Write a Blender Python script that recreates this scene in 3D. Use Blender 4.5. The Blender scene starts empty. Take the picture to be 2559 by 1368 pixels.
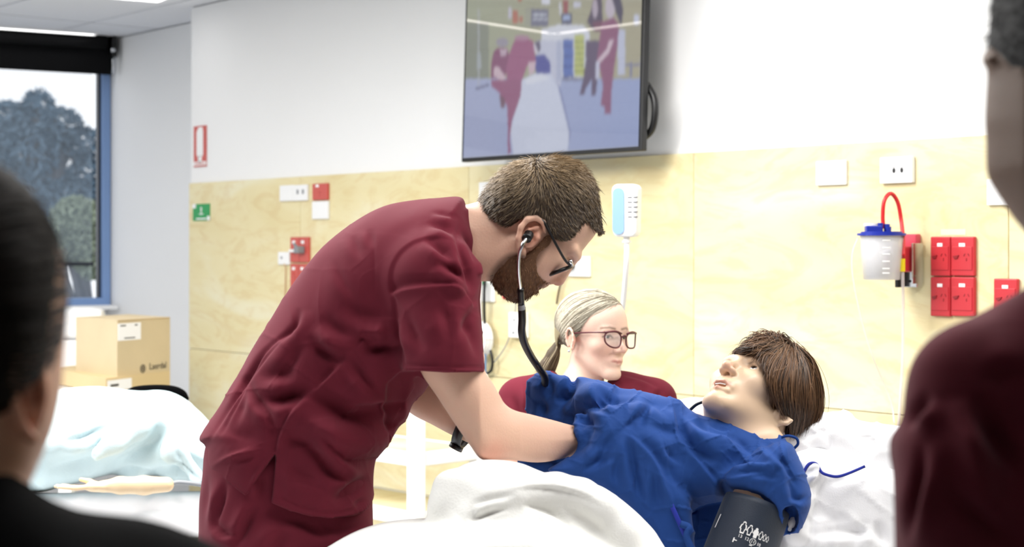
import bpy, bmesh, math, random
import numpy as np
from mathutils import Vector, Matrix
rng = np.random.default_rng(7)
random.seed(7)
SC = bpy.context.scene
COL = SC.collection
# ---------------------------------------------------------------- camera
F, CX, CY, EYE = 4070.0, 1279.5, 621.0, 1.42      # focal length in px, principal column, horizon row, eye height
cam_d = bpy.data.cameras.new('camera')
cam = bpy.data.objects.new('camera', cam_d); COL.objects.link(cam)
cam.location = (0, 0, EYE); cam.rotation_euler = (math.pi/2, 0, 0)
cam_d.sensor_width = 36; cam_d.lens = 36*F/2559
cam_d.shift_y = -63/2559
cam_d.clip_start = .05; cam_d.clip_end = 200
cam_d.dof.use_dof = True; cam_d.dof.focus_distance = 3.2; cam_d.dof.aperture_fstop = 5.2
SC.camera = cam
# ---------------------------------------------------------------- world, light, exposure
W_ = bpy.data.worlds.new('world'); SC.world = W_; W_.use_nodes = True
bg = W_.node_tree.nodes['Background']; bg.inputs[0].default_value = (.93, .96, 1, 1); bg.inputs[1].default_value = 1.4
def area(name, loc, rot, sx, sy, power, col=(1, 1, 1)):
    d = bpy.data.lights.new(name, 'AREA'); d.shape = 'RECTANGLE'; d.size = sx; d.size_y = sy; d.energy = power; d.color = col
    o = bpy.data.objects.new(name, d); COL.objects.link(o); o.location = loc; o.rotation_euler = rot; return o
area('added_overhead_light', (-.9, 3.6, 2.56), (0, 0, -.86), .5, 3.0, 128, (1, .985, .96))  # area lights added below the ceiling for soft top light, without fixtures
area('added_overhead_light', (1.2, 2.6, 2.56), (0, 0, -.86), .5, 3.0, 66, (1, .985, .96))
area('added_overhead_light', (-3.0, 4.35, 2.56), (0, 0, -.86), .5, 2.4, 160, (1, .99, .97))
vs = SC.view_settings; vs.view_transform = 'Standard'; vs.look = 'None'; vs.exposure = -.08; vs.gamma = 1; vs.use_curve_mapping = False
SC.cycles.max_bounces = 6; SC.cycles.diffuse_bounces = 4; SC.cycles.glossy_bounces = 3; SC.cycles.transparent_max_bounces = 8

# ---------------------------------------------------------------- helpers
def P(x, y, d):
    "world point at picture column x, row y and distance d"
    return Vector(((x-CX)/F*d, d, EYE-(y-CY)/F*d))
def lin(c):
    c = c.lstrip('#'); v = [int(c[i:i+2], 16)/255 for i in (0, 2, 4)]
    return tuple((x/12.92 if x <= .04045 else ((x+.055)/1.055)**2.4) for x in v)
def mat(name, col, rough=.6, metal=0, spec=.5, noise=None, bump=None, emit=None, trans=0, alpha=1, sheen=0, sss=0, vcol=None, coat=0, weave=None):
    m = bpy.data.materials.new(name); m.use_nodes = True
    nt = m.node_tree; b = nt.nodes['Principled BSDF']
    c = lin(col) if isinstance(col, str) else col
    b.inputs['Base Color'].default_value = (*c, 1); b.inputs['Roughness'].default_value = rough
    b.inputs['Metallic'].default_value = metal; b.inputs['Specular IOR Level'].default_value = spec
    b.inputs['Transmission Weight'].default_value = trans; b.inputs['Alpha'].default_value = alpha
    b.inputs['Coat Weight'].default_value = coat
    if sheen: b.inputs['Sheen Weight'].default_value = sheen; b.inputs['Sheen Roughness'].default_value = .4
    if sss:
        b.inputs['Subsurface Weight'].default_value = sss; b.inputs['Subsurface Radius'].default_value = (1, .35, .2); b.inputs['Subsurface Scale'].default_value = .008
    if emit: b.inputs['Emission Color'].default_value = (*(lin(emit[0]) if isinstance(emit[0], str) else emit[0]), 1); b.inputs['Emission Strength'].default_value = emit[1]
    src = None
    tc = nt.nodes.new('ShaderNodeTexCoord')
    if vcol:
        a = nt.nodes.new('ShaderNodeAttribute'); a.attribute_name = vcol; src = a.outputs['Color']
    if noise:
        sc, amt = noise[:2]
        n = nt.nodes.new('ShaderNodeTexNoise'); n.inputs['Scale'].default_value = sc; n.inputs['Detail'].default_value = 4
        nt.links.new(tc.outputs['Object'], n.inputs['Vector'])
        mr = nt.nodes.new('ShaderNodeMapRange'); mr.inputs[1].default_value = .3; mr.inputs[2].default_value = .7
        mr.inputs[3].default_value = 1-amt; mr.inputs[4].default_value = 1+amt
        nt.links.new(n.outputs['Fac'], mr.inputs[0])
        mx = nt.nodes.new('ShaderNodeMix'); mx.data_type = 'RGBA'; mx.blend_type = 'MULTIPLY'; mx.inputs[0].default_value = 1
        if src: nt.links.new(src, mx.inputs[6])
        else: mx.inputs[6].default_value = (*c, 1)
        cc = nt.nodes.new('ShaderNodeCombineColor')
        for i in range(3): nt.links.new(mr.outputs[0], cc.inputs[i])
        nt.links.new(cc.outputs[0], mx.inputs[7]); src = mx.outputs[2]
    if src: nt.links.new(src, b.inputs['Base Color'])
    if bump:
        n = nt.nodes.new('ShaderNodeTexNoise'); n.inputs['Scale'].default_value = bump[0]; n.inputs['Detail'].default_value = 3
        nt.links.new(tc.outputs['Object'], n.inputs['Vector'])
        bp = nt.nodes.new('ShaderNodeBump'); bp.inputs['Strength'].default_value = bump[1]; bp.inputs['Distance'].default_value = .004
        nt.links.new(n.outputs['Fac'], bp.inputs['Height']); nt.links.new(bp.outputs[0], b.inputs['Normal'])
    return m
def link(name, me, m=None, parent=None):
    o = bpy.data.objects.new(name, me); COL.objects.link(o)
    if m is not None:
        for q in (m if isinstance(m, (list, tuple)) else [m]): me.materials.append(q)
    if parent is not None: o.parent = parent
    return o
def tag(o, label=None, cat=None, group=None, kind=None):
    if label: o['label'] = label
    if cat: o['category'] = cat
    if group: o['group'] = group
    if kind: o['kind'] = kind
    return o
def empty(name, loc=(0, 0, 0), rz=0.0):
    o = bpy.data.objects.new(name, None); COL.objects.link(o); o.location = loc; o.rotation_euler = (0, 0, rz); o.empty_display_size = .05; return o
class MB:
    "collects simple solids, builds them as one mesh object"
    def __init__(s): s.v = []; s.f = []; s.sm = []
    def add(s, vs, fs, smooth=False):
        n = len(s.v); s.v += [tuple(v) for v in vs]; s.f += [tuple(i+n for i in f) for f in fs]; s.sm += [smooth]*len(fs); return s
    def box(s, c, d, bev=0, M=None, smooth=False):
        bm = bmesh.new(); bmesh.ops.create_cube(bm, size=1)
        for v in bm.verts: v.co = Vector((v.co.x*d[0], v.co.y*d[1], v.co.z*d[2]))
        if bev: bmesh.ops.bevel(bm, geom=bm.edges[:], offset=bev, segments=2, affect='EDGES', profile=.5)
        for v in bm.verts: v.co += Vector(c)
        if M is not None: bmesh.ops.transform(bm, matrix=M, verts=bm.verts)
        bm.verts.index_update(); s.add([v.co[:] for v in bm.verts], [[v.index for v in f.verts] for f in bm.faces], smooth); bm.free(); return s
    def prism(s, pts, y0, y1, smooth=False, axis='y'):
        "outline in x,z pushed from y0 to y1"
        n = len(pts)
        def mk(p, y): return (p[0], y, p[1]) if axis == 'y' else ((p[0], p[1], y) if axis == 'z' else (y, p[0], p[1]))
        vs = [mk(p, y0) for p in pts]+[mk(p, y1) for p in pts]
        fs = [list(range(n)), list(range(2*n-1, n-1, -1))]+[[(i+1) % n, i, n+i, n+(i+1) % n] for i in range(n)]
        return s.add(vs, fs, smooth)
    def tube(s, pts, r, n=10, caps=True, smooth=True):
        pts = [Vector(p) for p in pts]; m = len(pts)
        rs = r if isinstance(r, (list, tuple)) else [r]*m
        ref = None; vs = []
        for i, p in enumerate(pts):
            t = (pts[min(i+1, m-1)]-pts[max(i-1, 0)]).normalized()
            if ref is None:
                ref = t.orthogonal().normalized()
            ref = (ref-t*ref.dot(t)); ref = ref.normalized() if ref.length > 1e-6 else t.orthogonal().normalized()
            b = t.cross(ref)
            for k in range(n):
                a = 2*math.pi*k/n; vs.append(p+(ref*math.cos(a)+b*math.sin(a))*rs[i])
        fs = [[i*n+k, i*n+(k+1) % n, (i+1)*n+(k+1) % n, (i+1)*n+k] for i in range(m-1) for k in range(n)]
        if caps: fs += [list(range(n-1, -1, -1)), [(m-1)*n+k for k in range(n)]]
        return s.add(vs, fs, smooth)
    def disc(s, c, r, h, n=24, axis='z', r2=None, smooth=False):
        ax = {'x': Vector((1, 0, 0)), 'y': Vector((0, 1, 0)), 'z': Vector((0, 0, 1))}[axis]
        c = Vector(c); return s.tube([c-ax*h/2, c+ax*h/2], [r, r if r2 is None else r2], n, True, smooth)
    def sphere(s, c, r, n=12):
        r = r if isinstance(r, (tuple, list)) else (r, r, r)
        bm = bmesh.new(); bmesh.ops.create_uvsphere(bm, u_segments=n*2, v_segments=n, radius=1)
        vs = [(c[0]+v.co.x*r[0], c[1]+v.co.y*r[1], c[2]+v.co.z*r[2]) for v in bm.verts]; bm.verts.index_update()
        s.add(vs, [[v.index for v in f.verts] for f in bm.faces], True); bm.free(); return s
    def build(s, name, m, parent=None):
        me = bpy.data.meshes.new(name); me.from_pydata(s.v, [], s.f); me.polygons.foreach_set('use_smooth', s.sm); me.update()
        return link(name, me, m, parent)
def smoothline(pts, k=6):
    "Catmull-Rom through the points"
    pts = [np.array(p, float) for p in pts]; out = []
    q = [2*pts[0]-pts[1]]+pts+[2*pts[-1]-pts[-2]]
    for i in range(1, len(q)-2):
        for t in np.arange(k)/k:
            out.append(.5*((2*q[i])+(-q[i-1]+q[i+1])*t+(2*q[i-1]-5*q[i]+4*q[i+1]-q[i+2])*t*t+(-q[i-1]+3*q[i]-3*q[i+1]+q[i+2])*t**3))
    out.append(pts[-1]); return out
def closedline(pts, k=5):
    pts = [np.array(p, float) for p in pts]; n = len(pts); out = []
    for i in range(n):
        a, b, c, d = pts[i-1], pts[i], pts[(i+1) % n], pts[(i+2) % n]
        for t in np.arange(k)/k:
            out.append(.5*((2*b)+(-a+c)*t+(2*a-5*b+4*c-d)*t*t+(-a+3*b-3*c+d)*t**3))
    return np.array(out)
def text_obj(name, txt, size, M, m, parent=None, extrude=.0004, align='CENTER'):
    cu = bpy.data.curves.new(name, 'FONT'); cu.body = txt; cu.size = size; cu.extrude = extrude; cu.align_x = align; cu.resolution_u = 2
    t = bpy.data.objects.new(name, cu); COL.objects.link(t)
    me = bpy.data.meshes.new_from_object(t); bpy.data.objects.remove(t); bpy.data.curves.remove(cu)
    me.transform(M); me.materials.clear()
    return link(name, me, m, parent)

# ---------------------------------------------------------------- materials
M = {}
M['wall'] = mat('white wall paint', '#f4f4f4', .7, noise=(1.2, .012))
M['dim'] = mat('brown wall paint', '#6f665a', .8)
M['ceil'] = mat('ceiling tile', '#e9eaee', .85, bump=(180, .25))
M['ceilgrid'] = mat('ceiling grid', '#d6d7dc', .5)
M['floor'] = mat('pale vinyl floor', '#a4a8ad', .35, noise=(40, .05))
M['white'] = mat('white plastic', '#f3f3f3', .35)
M['whitemetal'] = mat('white powder coated steel', '#f2f2f2', .4)
M['red'] = mat('red plastic', '#c42f38', .35)
M['redold'] = mat('faded red plastic', '#c9564c', .4)
M['darkred'] = mat('dark red plastic', '#8d1720', .4)
M['green'] = mat('green print', '#1f9a52', .5)
M['black'] = mat('black plastic', '#0b0b0d', .4)
M['blackfab'] = mat('black fabric', '#020203', .95, spec=.05, bump=(300, .3))
M['chrome'] = mat('chrome', '#d8dade', .18, metal=1)
M['grey'] = mat('grey plastic', '#8b8e93', .5)
M['blueplastic'] = mat('blue plastic', '#1b2f9a', .35)
M['paleblue'] = mat('pale blue plastic', '#84a6cf', .4)
M['yellow'] = mat('yellow plastic', '#e8d013', .4)
M['card'] = mat('brown cardboard', '#cfbd9a', .85, noise=(6, .04), bump=(90, .1))
M['paper'] = mat('white paper', '#f6f6f8', .8)
M['ink'] = mat('black print', '#2a2622', .7)
M['whiteink'] = mat('white print', '#f4f4f4', .7)
M['clear'] = mat('frosted clear plastic', '#eef0f6', .12, alpha=.42)
M['cleartube'] = mat('clear tubing', '#efe6e6', .15, alpha=.5)
M['redtube'] = mat('red silicone tubing', '#d7272c', .3)
M['glass'] = mat('window glass', '#cfe0f2', .02, alpha=.12)
M['frame'] = mat('blue grey window frame', '#7d9ccc', .35)
M['framedark'] = mat('dark window rail', '#1d2432', .4)
M['blind'] = mat('black roller blind', '#08080a', .9, spec=.2)
def plywood():
    m = mat('birch plywood', '#f0dca0', .42, spec=.35); nt = m.node_tree; b = nt.nodes['Principled BSDF']
    tc = nt.nodes.new('ShaderNodeTexCoord'); mp = nt.nodes.new('ShaderNodeMapping'); mp.inputs['Scale'].default_value = (.9, 1, 2.6)
    oi = nt.nodes.new('ShaderNodeObjectInfo'); ad = nt.nodes.new('ShaderNodeVectorMath'); ad.operation = 'ADD'
    nt.links.new(tc.outputs['Object'], ad.inputs[0]); nt.links.new(oi.outputs['Random'], ad.inputs[1]); nt.links.new(ad.outputs[0], mp.inputs[0])
    n1 = nt.nodes.new('ShaderNodeTexNoise'); n1.inputs['Scale'].default_value = 1.3; n1.inputs['Detail'].default_value = 2; n1.inputs['Distortion'].default_value = 1.2
    nt.links.new(mp.outputs[0], n1.inputs['Vector'])
    w = nt.nodes.new('ShaderNodeTexNoise'); w.inputs['Scale'].default_value = 2.4; w.inputs['Detail'].default_value = 6; w.inputs['Distortion'].default_value = 3.5; w.inputs['Roughness'].default_value = .62
    nt.links.new(mp.outputs[0], w.inputs['Vector'])
    r1 = nt.nodes.new('ShaderNodeValToRGB'); e = r1.color_ramp.elements
    e[0].position = .32; e[0].color = (*lin('#e4d6a6'), 1); e[1].position = .66; e[1].color = (*lin('#ece5c4'), 1)
    e.new(.5).color = (*lin('#e8dcb0'), 1)
    nt.links.new(n1.outputs['Fac'], r1.inputs[0])
    r2 = nt.nodes.new('ShaderNodeValToRGB'); e = r2.color_ramp.elements
    e[0].position = .40; e[0].color = (*lin('#dfbd84'), 1); e[1].position = .52; e[1].color = (1, 1, 1, 1)
    nt.links.new(w.outputs['Fac'], r2.inputs[0])
    mx = nt.nodes.new('ShaderNodeMix'); mx.data_type = 'RGBA'; mx.blend_type = 'MULTIPLY'; mx.inputs[0].default_value = .22
    nt.links.new(r1.outputs[0], mx.inputs[6]); nt.links.new(r2.outputs[0], mx.inputs[7]); nt.links.new(mx.outputs[2], b.inputs['Base Color'])
    return m
M['ply'] = plywood()

# ---------------------------------------------------------------- setting
ANG = math.atan2(F, 3476.0)                       # the long wall runs away to the left
WU = Vector((math.cos(ANG), -math.sin(ANG), 0)); WN = Vector((-math.sin(ANG), -math.cos(ANG), 0))
W0 = P(2160, CY, 4.95)
CEIL = EYE+1.19
def wpt(x, y, off=0.0):
    "point on the long wall (moved off it by off metres) seen at picture x, y"
    r = Vector(((x-CX)/F, 1, -(y-CY)/F)); c = Vector((0, 0, EYE))
    d = WN.dot(W0+WN*off-c)/WN.dot(r); return c+r*d
def wall_s(x): return (wpt(x, CY)-W0).dot(WU)
S_END = wall_s(478)
def wl(s, n, z): return W0+WU*s+WN*n+Vector((0, 0, z-W0.z))
RZ = -ANG
def wframe(name, x, y, off=0.0):
    o = empty(name, wpt(x, y, off), RZ); return o
def wsize(x0, y0, x1, y1, off=0.0):
    ym = (y0+y1)/2; xm = (x0+x1)/2
    a, b = wpt(x0, ym, off), wpt(x1, ym, off); c = wpt(xm, ym, off); d = c.y
    s = ((a+b)/2)
    return s, (b-a).length, (y1-y0)/F*d
# main wall: slab behind the plywood and the white paint above
b = MB(); M_w = Matrix.Translation(W0-Vector((0, 0, W0.z))) @ Matrix.Rotation(RZ, 4, 'Z')
SR = 5.2
b.box(((S_END+SR)/2, .2, CEIL/2), (SR-S_END, .4, CEIL)); wall = b.build('wall_back', M['wall']); wall.matrix_world = M_w; tag(wall, kind='structure')
# plywood boards, 1.2 m wide, proud of the wall
s = wall_s(1740); edges = [s]
while edges[0] > S_END: edges.insert(0, edges[0]-1.2)
edges[0] = S_END
while edges[-1] < SR: edges.append(edges[-1]+1.2)
edges[-1] = SR
ztop = EYE+.322
for a_, b_ in zip(edges, edges[1:]):
    for z0, z1 in ((.1, .925), (.925, ztop)):
        q = MB(); q.box((0, 0, 0), (b_-a_-.0025, .012, z1-z0-.0025), .0012); o = q.build('plywood_panel', M['ply'], wall)
        o.location = ((a_+b_)/2, -.007, (z0+z1)/2)
q = MB(); q.box(((S_END+SR)/2, -.008, .05), (SR-S_END, .016, .1)); o = q.build('baseboard_back', M['grey']); o.matrix_world = M_w; tag(o, kind='structure')
# recess beside the window: a second wall parallel to the first, further back
D_REC = 8.59
pr = P(478, CY, D_REC); nrec = (pr-W0).dot(WN)
def rpt(x, y=CY):
    r = Vector(((x-CX)/F, 1, -(y-CY)/F)); c = Vector((0, 0, EYE)); d = WN.dot(W0+WN*nrec-c)/WN.dot(r); return c+r*d
sr = (rpt(270)-W0).dot(WU)
q = MB(); q.box(((sr-.03+S_END+.4)/2, -nrec+.1, CEIL/2), (S_END+.4-(sr-.03), .2, CEIL)); o = q.build('wall_left', M['wall']); o.matrix_world = M_w; tag(o, kind='structure')
# window wall
A = P(270, CY, 9.31); A.z = 0; B = P(-1500, CY, 7.6); B.z = 0
wd = (B-A).normalized(); wlen = 6.0; wang = math.atan2(wd.y, wd.x)
M_win = Matrix.Translation(A) @ Matrix.Rotation(wang, 4, 'Z')      # local x runs left along the glass, local y towards the room? (towards -normal)
wn = Vector((-wd.y, wd.x, 0))
side = 1 if wn.dot(-A) > 0 else -1                                   # local y sign that points into the room
SILL = EYE-(770-CY)/F*9.25
q = MB(); q.box((wlen/2, -side*.15, SILL/2), (wlen, .3, SILL)); sillw = q.build('wall_window', M['wall']); sillw.matrix_world = M_win; tag(sillw, kind='structure')
win = empty('window_1'); win.matrix_world = M_win; tag(win, kind='structure')
HT = CEIL
def wbox(name, c, d, m, bev=.002): q = MB(); q.box((c[0], side*c[1], c[2]), d, bev); return q.build(name, m, win)
wx = lambda px: (270-px)/F*9.28
wz = lambda py: EYE-(py-CY)/F*9.25
wbox('window_frame', (wx(261), 0, (HT+SILL)/2), (.045, .08, HT-SILL), M['frame'])
wbox('window_frame', (wx(247)+.0, -.02, (HT+SILL)/2), (.012, .05, HT-SILL), M['framedark'])
wbox('window_frame', (1.8, 0, (HT+SILL)/2), (.05, .08, HT-SILL), M['frame'])
wbox('window_frame', (wlen-.03, 0, (HT+SILL)/2), (.05, .08, HT-SILL), M['frame'])
wbox('window_rail', (wlen/2+.04, 0, wz(660)), (wlen-.1, .06, .02), M['framedark'])
wbox('window_rail', (wlen/2, 0, SILL+.035), (wlen, .09, .045), M['frame'])
wbox('window_head', (wlen/2, 0, HT-.03), (wlen, .08, .06), M['frame'])
for x0, x1 in ((.09, 1.77), (1.83, wlen-.06)):
    for z0, z1 in ((SILL+.06, wz(660)-.012), (wz(660)+.012, HT-.06)):
        wbox('window_pane', ((x0+x1)/2, -.01, (z0+z1)/2), (x1-x0, .006, z1-z0), M['glass'], 0)
wbox('window_sill', (wlen/2, .08, SILL+.006), (wlen, .2, .022), M['wall'])
# ceiling with a lay-in grid
Av = A.copy(); out_n = (-wn*side).normalized()
pl_c = [Av, Av+wd*6.1, Vector((-7.2, -1.65, 0)), Vector((4.8, -1.65, 0)), wl(SR+.1, -.3, 0), wl(S_END, -.3, 0), wl(S_END+.1, nrec-.1, 0), wl(sr, nrec-.1, 0)]
q = MB(); q.prism([(p.x, p.y) for p in pl_c][::-1], CEIL+.02, CEIL+.06, axis='z')
ceil = q.build('ceiling', M['ceilgrid']); tag(ceil, kind='structure')
tile_me = None
T = 1.2; T2 = .6
for i in range(-5, 9):
    for j in range(-3, 10):
        s0 = S_END+.35+i*T; n0 = .12+j*T2
        if s0 > SR: continue
        cs_ = [wl(s0+.011, n0+.011, 0), wl(s0+T-.011, n0+.011, 0), wl(s0+T-.011, n0+T2-.011, 0), wl(s0+.011, n0+T2-.011, 0)]
        dd_ = [(p-Av).dot(out_n) for p in cs_]
        if min(dd_) > -.02 or min(p.y for p in cs_) < -1.4 or min(p.x for p in cs_) < -6.3 or max(p.x for p in cs_) > 4.5: continue
        if max(dd_) <= 0:
            c = wl(s0+T/2, n0+T2/2, CEIL+.014)
            if tile_me is None:
                q = MB(); q.box((0, 0, 0), (T-.022, T2-.022, .016), .003); o = q.build('ceiling_tile', M['ceil'], ceil); tile_me = o.data
            else: o = link('ceiling_tile', tile_me, None, ceil)
            o.location = c; o.rotation_euler = (0, 0, RZ)
        else:                                                     # tile cut at the window wall
            out = []
            for k in range(4):
                a_, b_ = cs_[k], cs_[(k+1) % 4]; da, db = dd_[k], dd_[(k+1) % 4]
                if da <= 0: out.append(a_)
                if (da <= 0) != (db <= 0): out.append(a_+(b_-a_)*(da/(da-db)))
            q = MB(); q.prism([(p.x, p.y) for p in out], CEIL+.006, CEIL+.022, axis='z'); q.build('ceiling_tile', M['ceil'], ceil)
# floor
q = MB(); q.prism([(-9, -1.5), (7, -1.5), (7, 12), (-9, 12)][::-1], -.04, 0, axis='z'); o = q.build('floor', M['floor']); tag(o, kind='structure')
# the rest of the room, behind and beside the viewer
q = MB(); q.box((-.5, -1.5, CEIL/2), (13, .2, CEIL)); o = q.build('wall_front', M['dim']); tag(o, kind='structure')
q = MB(); q.box((4.6, .2, CEIL/2), (.2, 3.6, CEIL)); o = q.build('wall_right', M['dim']); tag(o, kind='structure')
q = MB(); q.box((-6.4, 3.2, CEIL/2), (.2, 9.6, CEIL)); o = q.build('wall_far_left', M['wall']); tag(o, kind='structure')
def hit_ceiling(x, y, z=CEIL-.03):
    d = (EYE-z)/((y-CY)/F); return P(x, y, d)
M['lamp'] = mat('lit diffuser', '#ffffff', .5, emit=((1, .99, .97), 4.0))
M['lampb'] = mat('bright lit diffuser', '#ffffff', .5, emit=((1, .93, .86), 12.0))
def strip_light(p0, p1, width, label, mm, group='recessed linear ceiling lights'):
    p0 = Vector(p0); p1 = Vector(p1); c = (p0+p1)/2; d = (p1-p0); L = d.length
    e = empty('ceiling_light', (c.x, c.y, CEIL-.0), math.atan2(d.y, d.x)); tag(e, label, 'ceiling light', group)
    q = MB(); q.box((0, 0, .006), (L, width, .012), .003); q.build('diffuser', mm, e)
    q = MB()
    for sy in (-1, 1): q.box((0, sy*(width/2+.008), .01), (L+.03, .012, .03))
    for sx in (-1, 1): q.box((sx*(L/2+.008), 0, .01), (.012, width, .03))
    q.build('housing', M['whitemetal'], e); return e
p1 = hit_ceiling(408, 14); p0 = p1+wd*1.3
strip_light(p0, p1, .16, 'long bright linear light in the ceiling at the top left corner', M['lamp'])
p1 = hit_ceiling(236, 99); p0 = p1+wd*3.2
strip_light(p0, p1, .05, 'thin linear light strip in the ceiling just above the black blind', M['lamp'])
# ---------------------------------------------------------------- blind, view outside
bl = empty('roller_blind'); bl.matrix_world = M_win; tag(bl, 'black roller blind rolled down over the top of the window', 'blind')
q = MB(); q.box((2.9, side*.10, (wz(94)+wz(189))/2), (5.8, .012, wz(94)-wz(189)), .003); q.build('blind_fabric', M['blind'], bl)
q = MB(); q.tube([(.05, side*.13, wz(110)), (5.85, side*.13, wz(110))], .04, 16); q.build('roller_tube', M['blind'], bl)
q = MB(); q.box((.015, side*.13, wz(118)), (.03, .1, .1), .004); q.box((.012, side*.16, wz(136)), (.028, .03, .05), .004); q.build('blind_bracket', M['black'], bl)
q = MB(); q.sphere((.02, side*.17, wz(131)), (.016, .012, .02)); q.tube([(.02, side*.16, wz(140)), (.02, side*.16, wz(190))], .006, 8); q.build('chain_clip', M['chrome'], bl)
# trees outside: trunk with branches and leaf clumps
M['leaf'] = mat('grey green gum leaves', '#5f7688', .7, noise=(1.2, .35)); M['leaf2'] = mat('olive shrub leaves', '#8b9680', .7, noise=(1.5, .3)); M['bark'] = mat('bark', '#56565a', .9, noise=(5, .2))
def leaf_cloud(name, blobs, n, size, m, parent, seed):
    r = np.random.default_rng(seed); vs = []; w = np.array([b[1][0]*b[1][2] for b in blobs]); w = w/w.sum()
    idx = r.choice(len(blobs), n, p=w); C = np.array([b[0] for b in blobs])[idx]; R = np.array([b[1] for b in blobs])[idx]
    d = r.normal(size=(n, 3)); d /= np.linalg.norm(d, axis=1)[:, None]; c = C+d*R*(r.uniform(.35, 1, n)**.4)[:, None]
    a = r.normal(size=(n, 3)); a /= np.linalg.norm(a, axis=1)[:, None]; b = np.cross(a, r.normal(size=(n, 3))); b /= np.linalg.norm(b, axis=1)[:, None]
    L = size*r.uniform(.6, 1.3, n)[:, None]
    v = np.stack([c-a*L, c+b*L*.35, c+a*L, c-b*L*.35], 1).reshape(-1, 3)
    me = bpy.data.meshes.new(name); me.from_pydata(v.tolist(), [], np.arange(n*4).reshape(-1, 4).tolist()); o = link(name, me, m, parent); o['kind'] = 'stuff'; return o
def tree(name, base, blobs, n, size, m, label, seed, trunk=.18):
    e = empty(name, base); tag(e, label, 'tree'); B0 = Vector(base); q = MB()
    top = Vector(max(blobs, key=lambda b: b[0][2])[0])-B0
    tr = [Vector((0, 0, 0)), top*.35+Vector((.2, 0, 0)), top*.7, top*.95]
    q.tube([tuple(v) for v in smoothline([v[:] for v in tr], 4)], list(np.linspace(trunk, trunk*.35, 13)), 10)
    for b in blobs:
        c = Vector(b[0])-B0; q.tube([tuple(v) for v in smoothline([(top*.35+Vector((.2, 0, 0)))[:], ((top*.45+c*.5))[:], c[:]], 3)], list(np.linspace(trunk*.5, .03, 7)), 6)
    q.build('trunk', M['bark'], e)
    lf = leaf_cloud('foliage', [((Vector(b[0])-B0)[:], b[1]) for b in blobs], n, size, m, e, seed); return e
dT = 22.0
def tb(x, y, rx, ry, d=dT): p = P(x, y, d); return (p[:], (rx/F*d, rx/F*d*.8, ry/F*d))
tree('gum_tree', (P(90, 620, dT).x, dT, -.5), [tb(95, 262, 42, 40), tb(20, 310, 70, 60), tb(150, 320, 60, 55), tb(80, 370, 100, 80), tb(205, 360, 40, 50), tb(-60, 380, 110, 110), tb(60, 470, 90, 60), tb(180, 500, 90, 60), tb(-40, 560, 150, 80), tb(120, 560, 70, 50), tb(215, 440, 50, 60)], 15000, .06, M['leaf'], 'large grey green gum tree seen through the window', 3, .3)
tree('shrub', (P(200, 640, 17).x, 17, -.5), [tb(190, 560, 70, 70, 17), tb(130, 620, 70, 50, 17), tb(230, 640, 50, 60, 17), tb(60, 640, 80, 60, 17)], 6000, .05, M['leaf2'], 'olive coloured shrub low outside the window below the gum tree', 5, .08)
q = MB(); q.prism([(-30, 12.5), (20, 12.5), (20, 60), (-30, 60)][::-1], -.55, -.5, axis='z'); o = q.build('ground_outside', mat('outside paving', '#b9bcc0', .9)); tag(o, kind='structure')

# ---------------------------------------------------------------- wall fittings
def plate(name, x0, y0, x1, y1, m, label, cat='socket', group=None, th=.012, bev=.003, off=.013):
    c, w, h = wsize(x0, y0, x1, y1, off+th)
    e = empty(name, c-WN*th, RZ); tag(e, label, cat, group)
    q = MB(); q.box((0, -th/2, 0), (w, th, h), bev); q.build('plate', m, e); return e, w, h, th
def part(e, name, m, fn): q = MB(); fn(q); return q.build(name, m, e)
def slots(e, cx, cz, th, m, s=1.0):
    "three pin openings"
    q = MB()
    for dx, dz, a in ((-.0065, .004, .5), (.0065, .004, -.5), (0, -.009, 0)):
        Mx = Matrix.Translation((cx+dx*s, -th-.0002, cz+dz*s)) @ Matrix.Rotation(a, 4, 'Y'); q.box((0, 0, 0), (.002*s, .001, .008*s), 0, Mx)
    return q.build('pin_slots', m, e)
def rocker(e, cx, cz, th, m, w=.009, h=.013): return part(e, 'switch_rocker', m, lambda q: q.box((cx, -th-.0015, cz), (w, .004, h), .001))
# signs
e, w, h, th = plate('fire_extinguisher_sign', 484, 315, 515, 417, M['redold'], 'tall red sign with a white fire extinguisher symbol at the corner of the white wall', 'sign', th=.004, bev=0, off=.001)
part(e, 'extinguisher_symbol', M['whiteink'], lambda q: q.prism([(-w*.26, h*.36), (-w*.1, h*.47), (w*.2, h*.47), (w*.26, h*.36), (w*.26, -h*.2), (w*.18, -h*.26), (-w*.18, -h*.26), (-w*.26, -h*.2)], -th-.0006, -th))
part(e, 'extinguisher_symbol', M['whiteink'], lambda q: q.tube([(0, -th, -h*.315), (0, -th-.0006, -h*.315)], w*.16, 16))
part(e, 'caption_band', M['whiteink'], lambda q: q.box((0, -th-.0003, -h*.42), (w, .0006, h*.09)))
part(e, 'caption_line', M['redold'], lambda q: q.box((0, -th-.0008, -h*.42), (w*.8, .0006, h*.025)))
e, w, h, th = plate('first_aid_sign', 482, 510, 524, 552, M['green'], 'small green safety sign with white corners on the left end of the plywood', 'sign', th=.003, bev=0)
part(e, 'symbol', M['whiteink'], lambda q: (q.box((0, -th-.0004, h*.18), (w*.07, .0008, h*.26)), q.box((0, -th-.0004, -h*.1), (w*.26, .0008, h*.05)), q.box((0, -th-.0004, h*.0), (w*.05, .0008, h*.3))))
part(e, 'caption_line', M['whiteink'], lambda q: q.box((0, -th-.0004, -h*.38), (w*.6, .0008, h*.08)))
part(e, 'corner_mark', M['whiteink'], lambda q: q.box((-w*.42, -th-.0005, h*.38), (w*.2, .001, h*.26)))
part(e, 'corner_mark', M['whiteink'], lambda q: q.box((w*.43, -th-.0005, -h*.36), (w*.16, .001, h*.26)))
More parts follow.
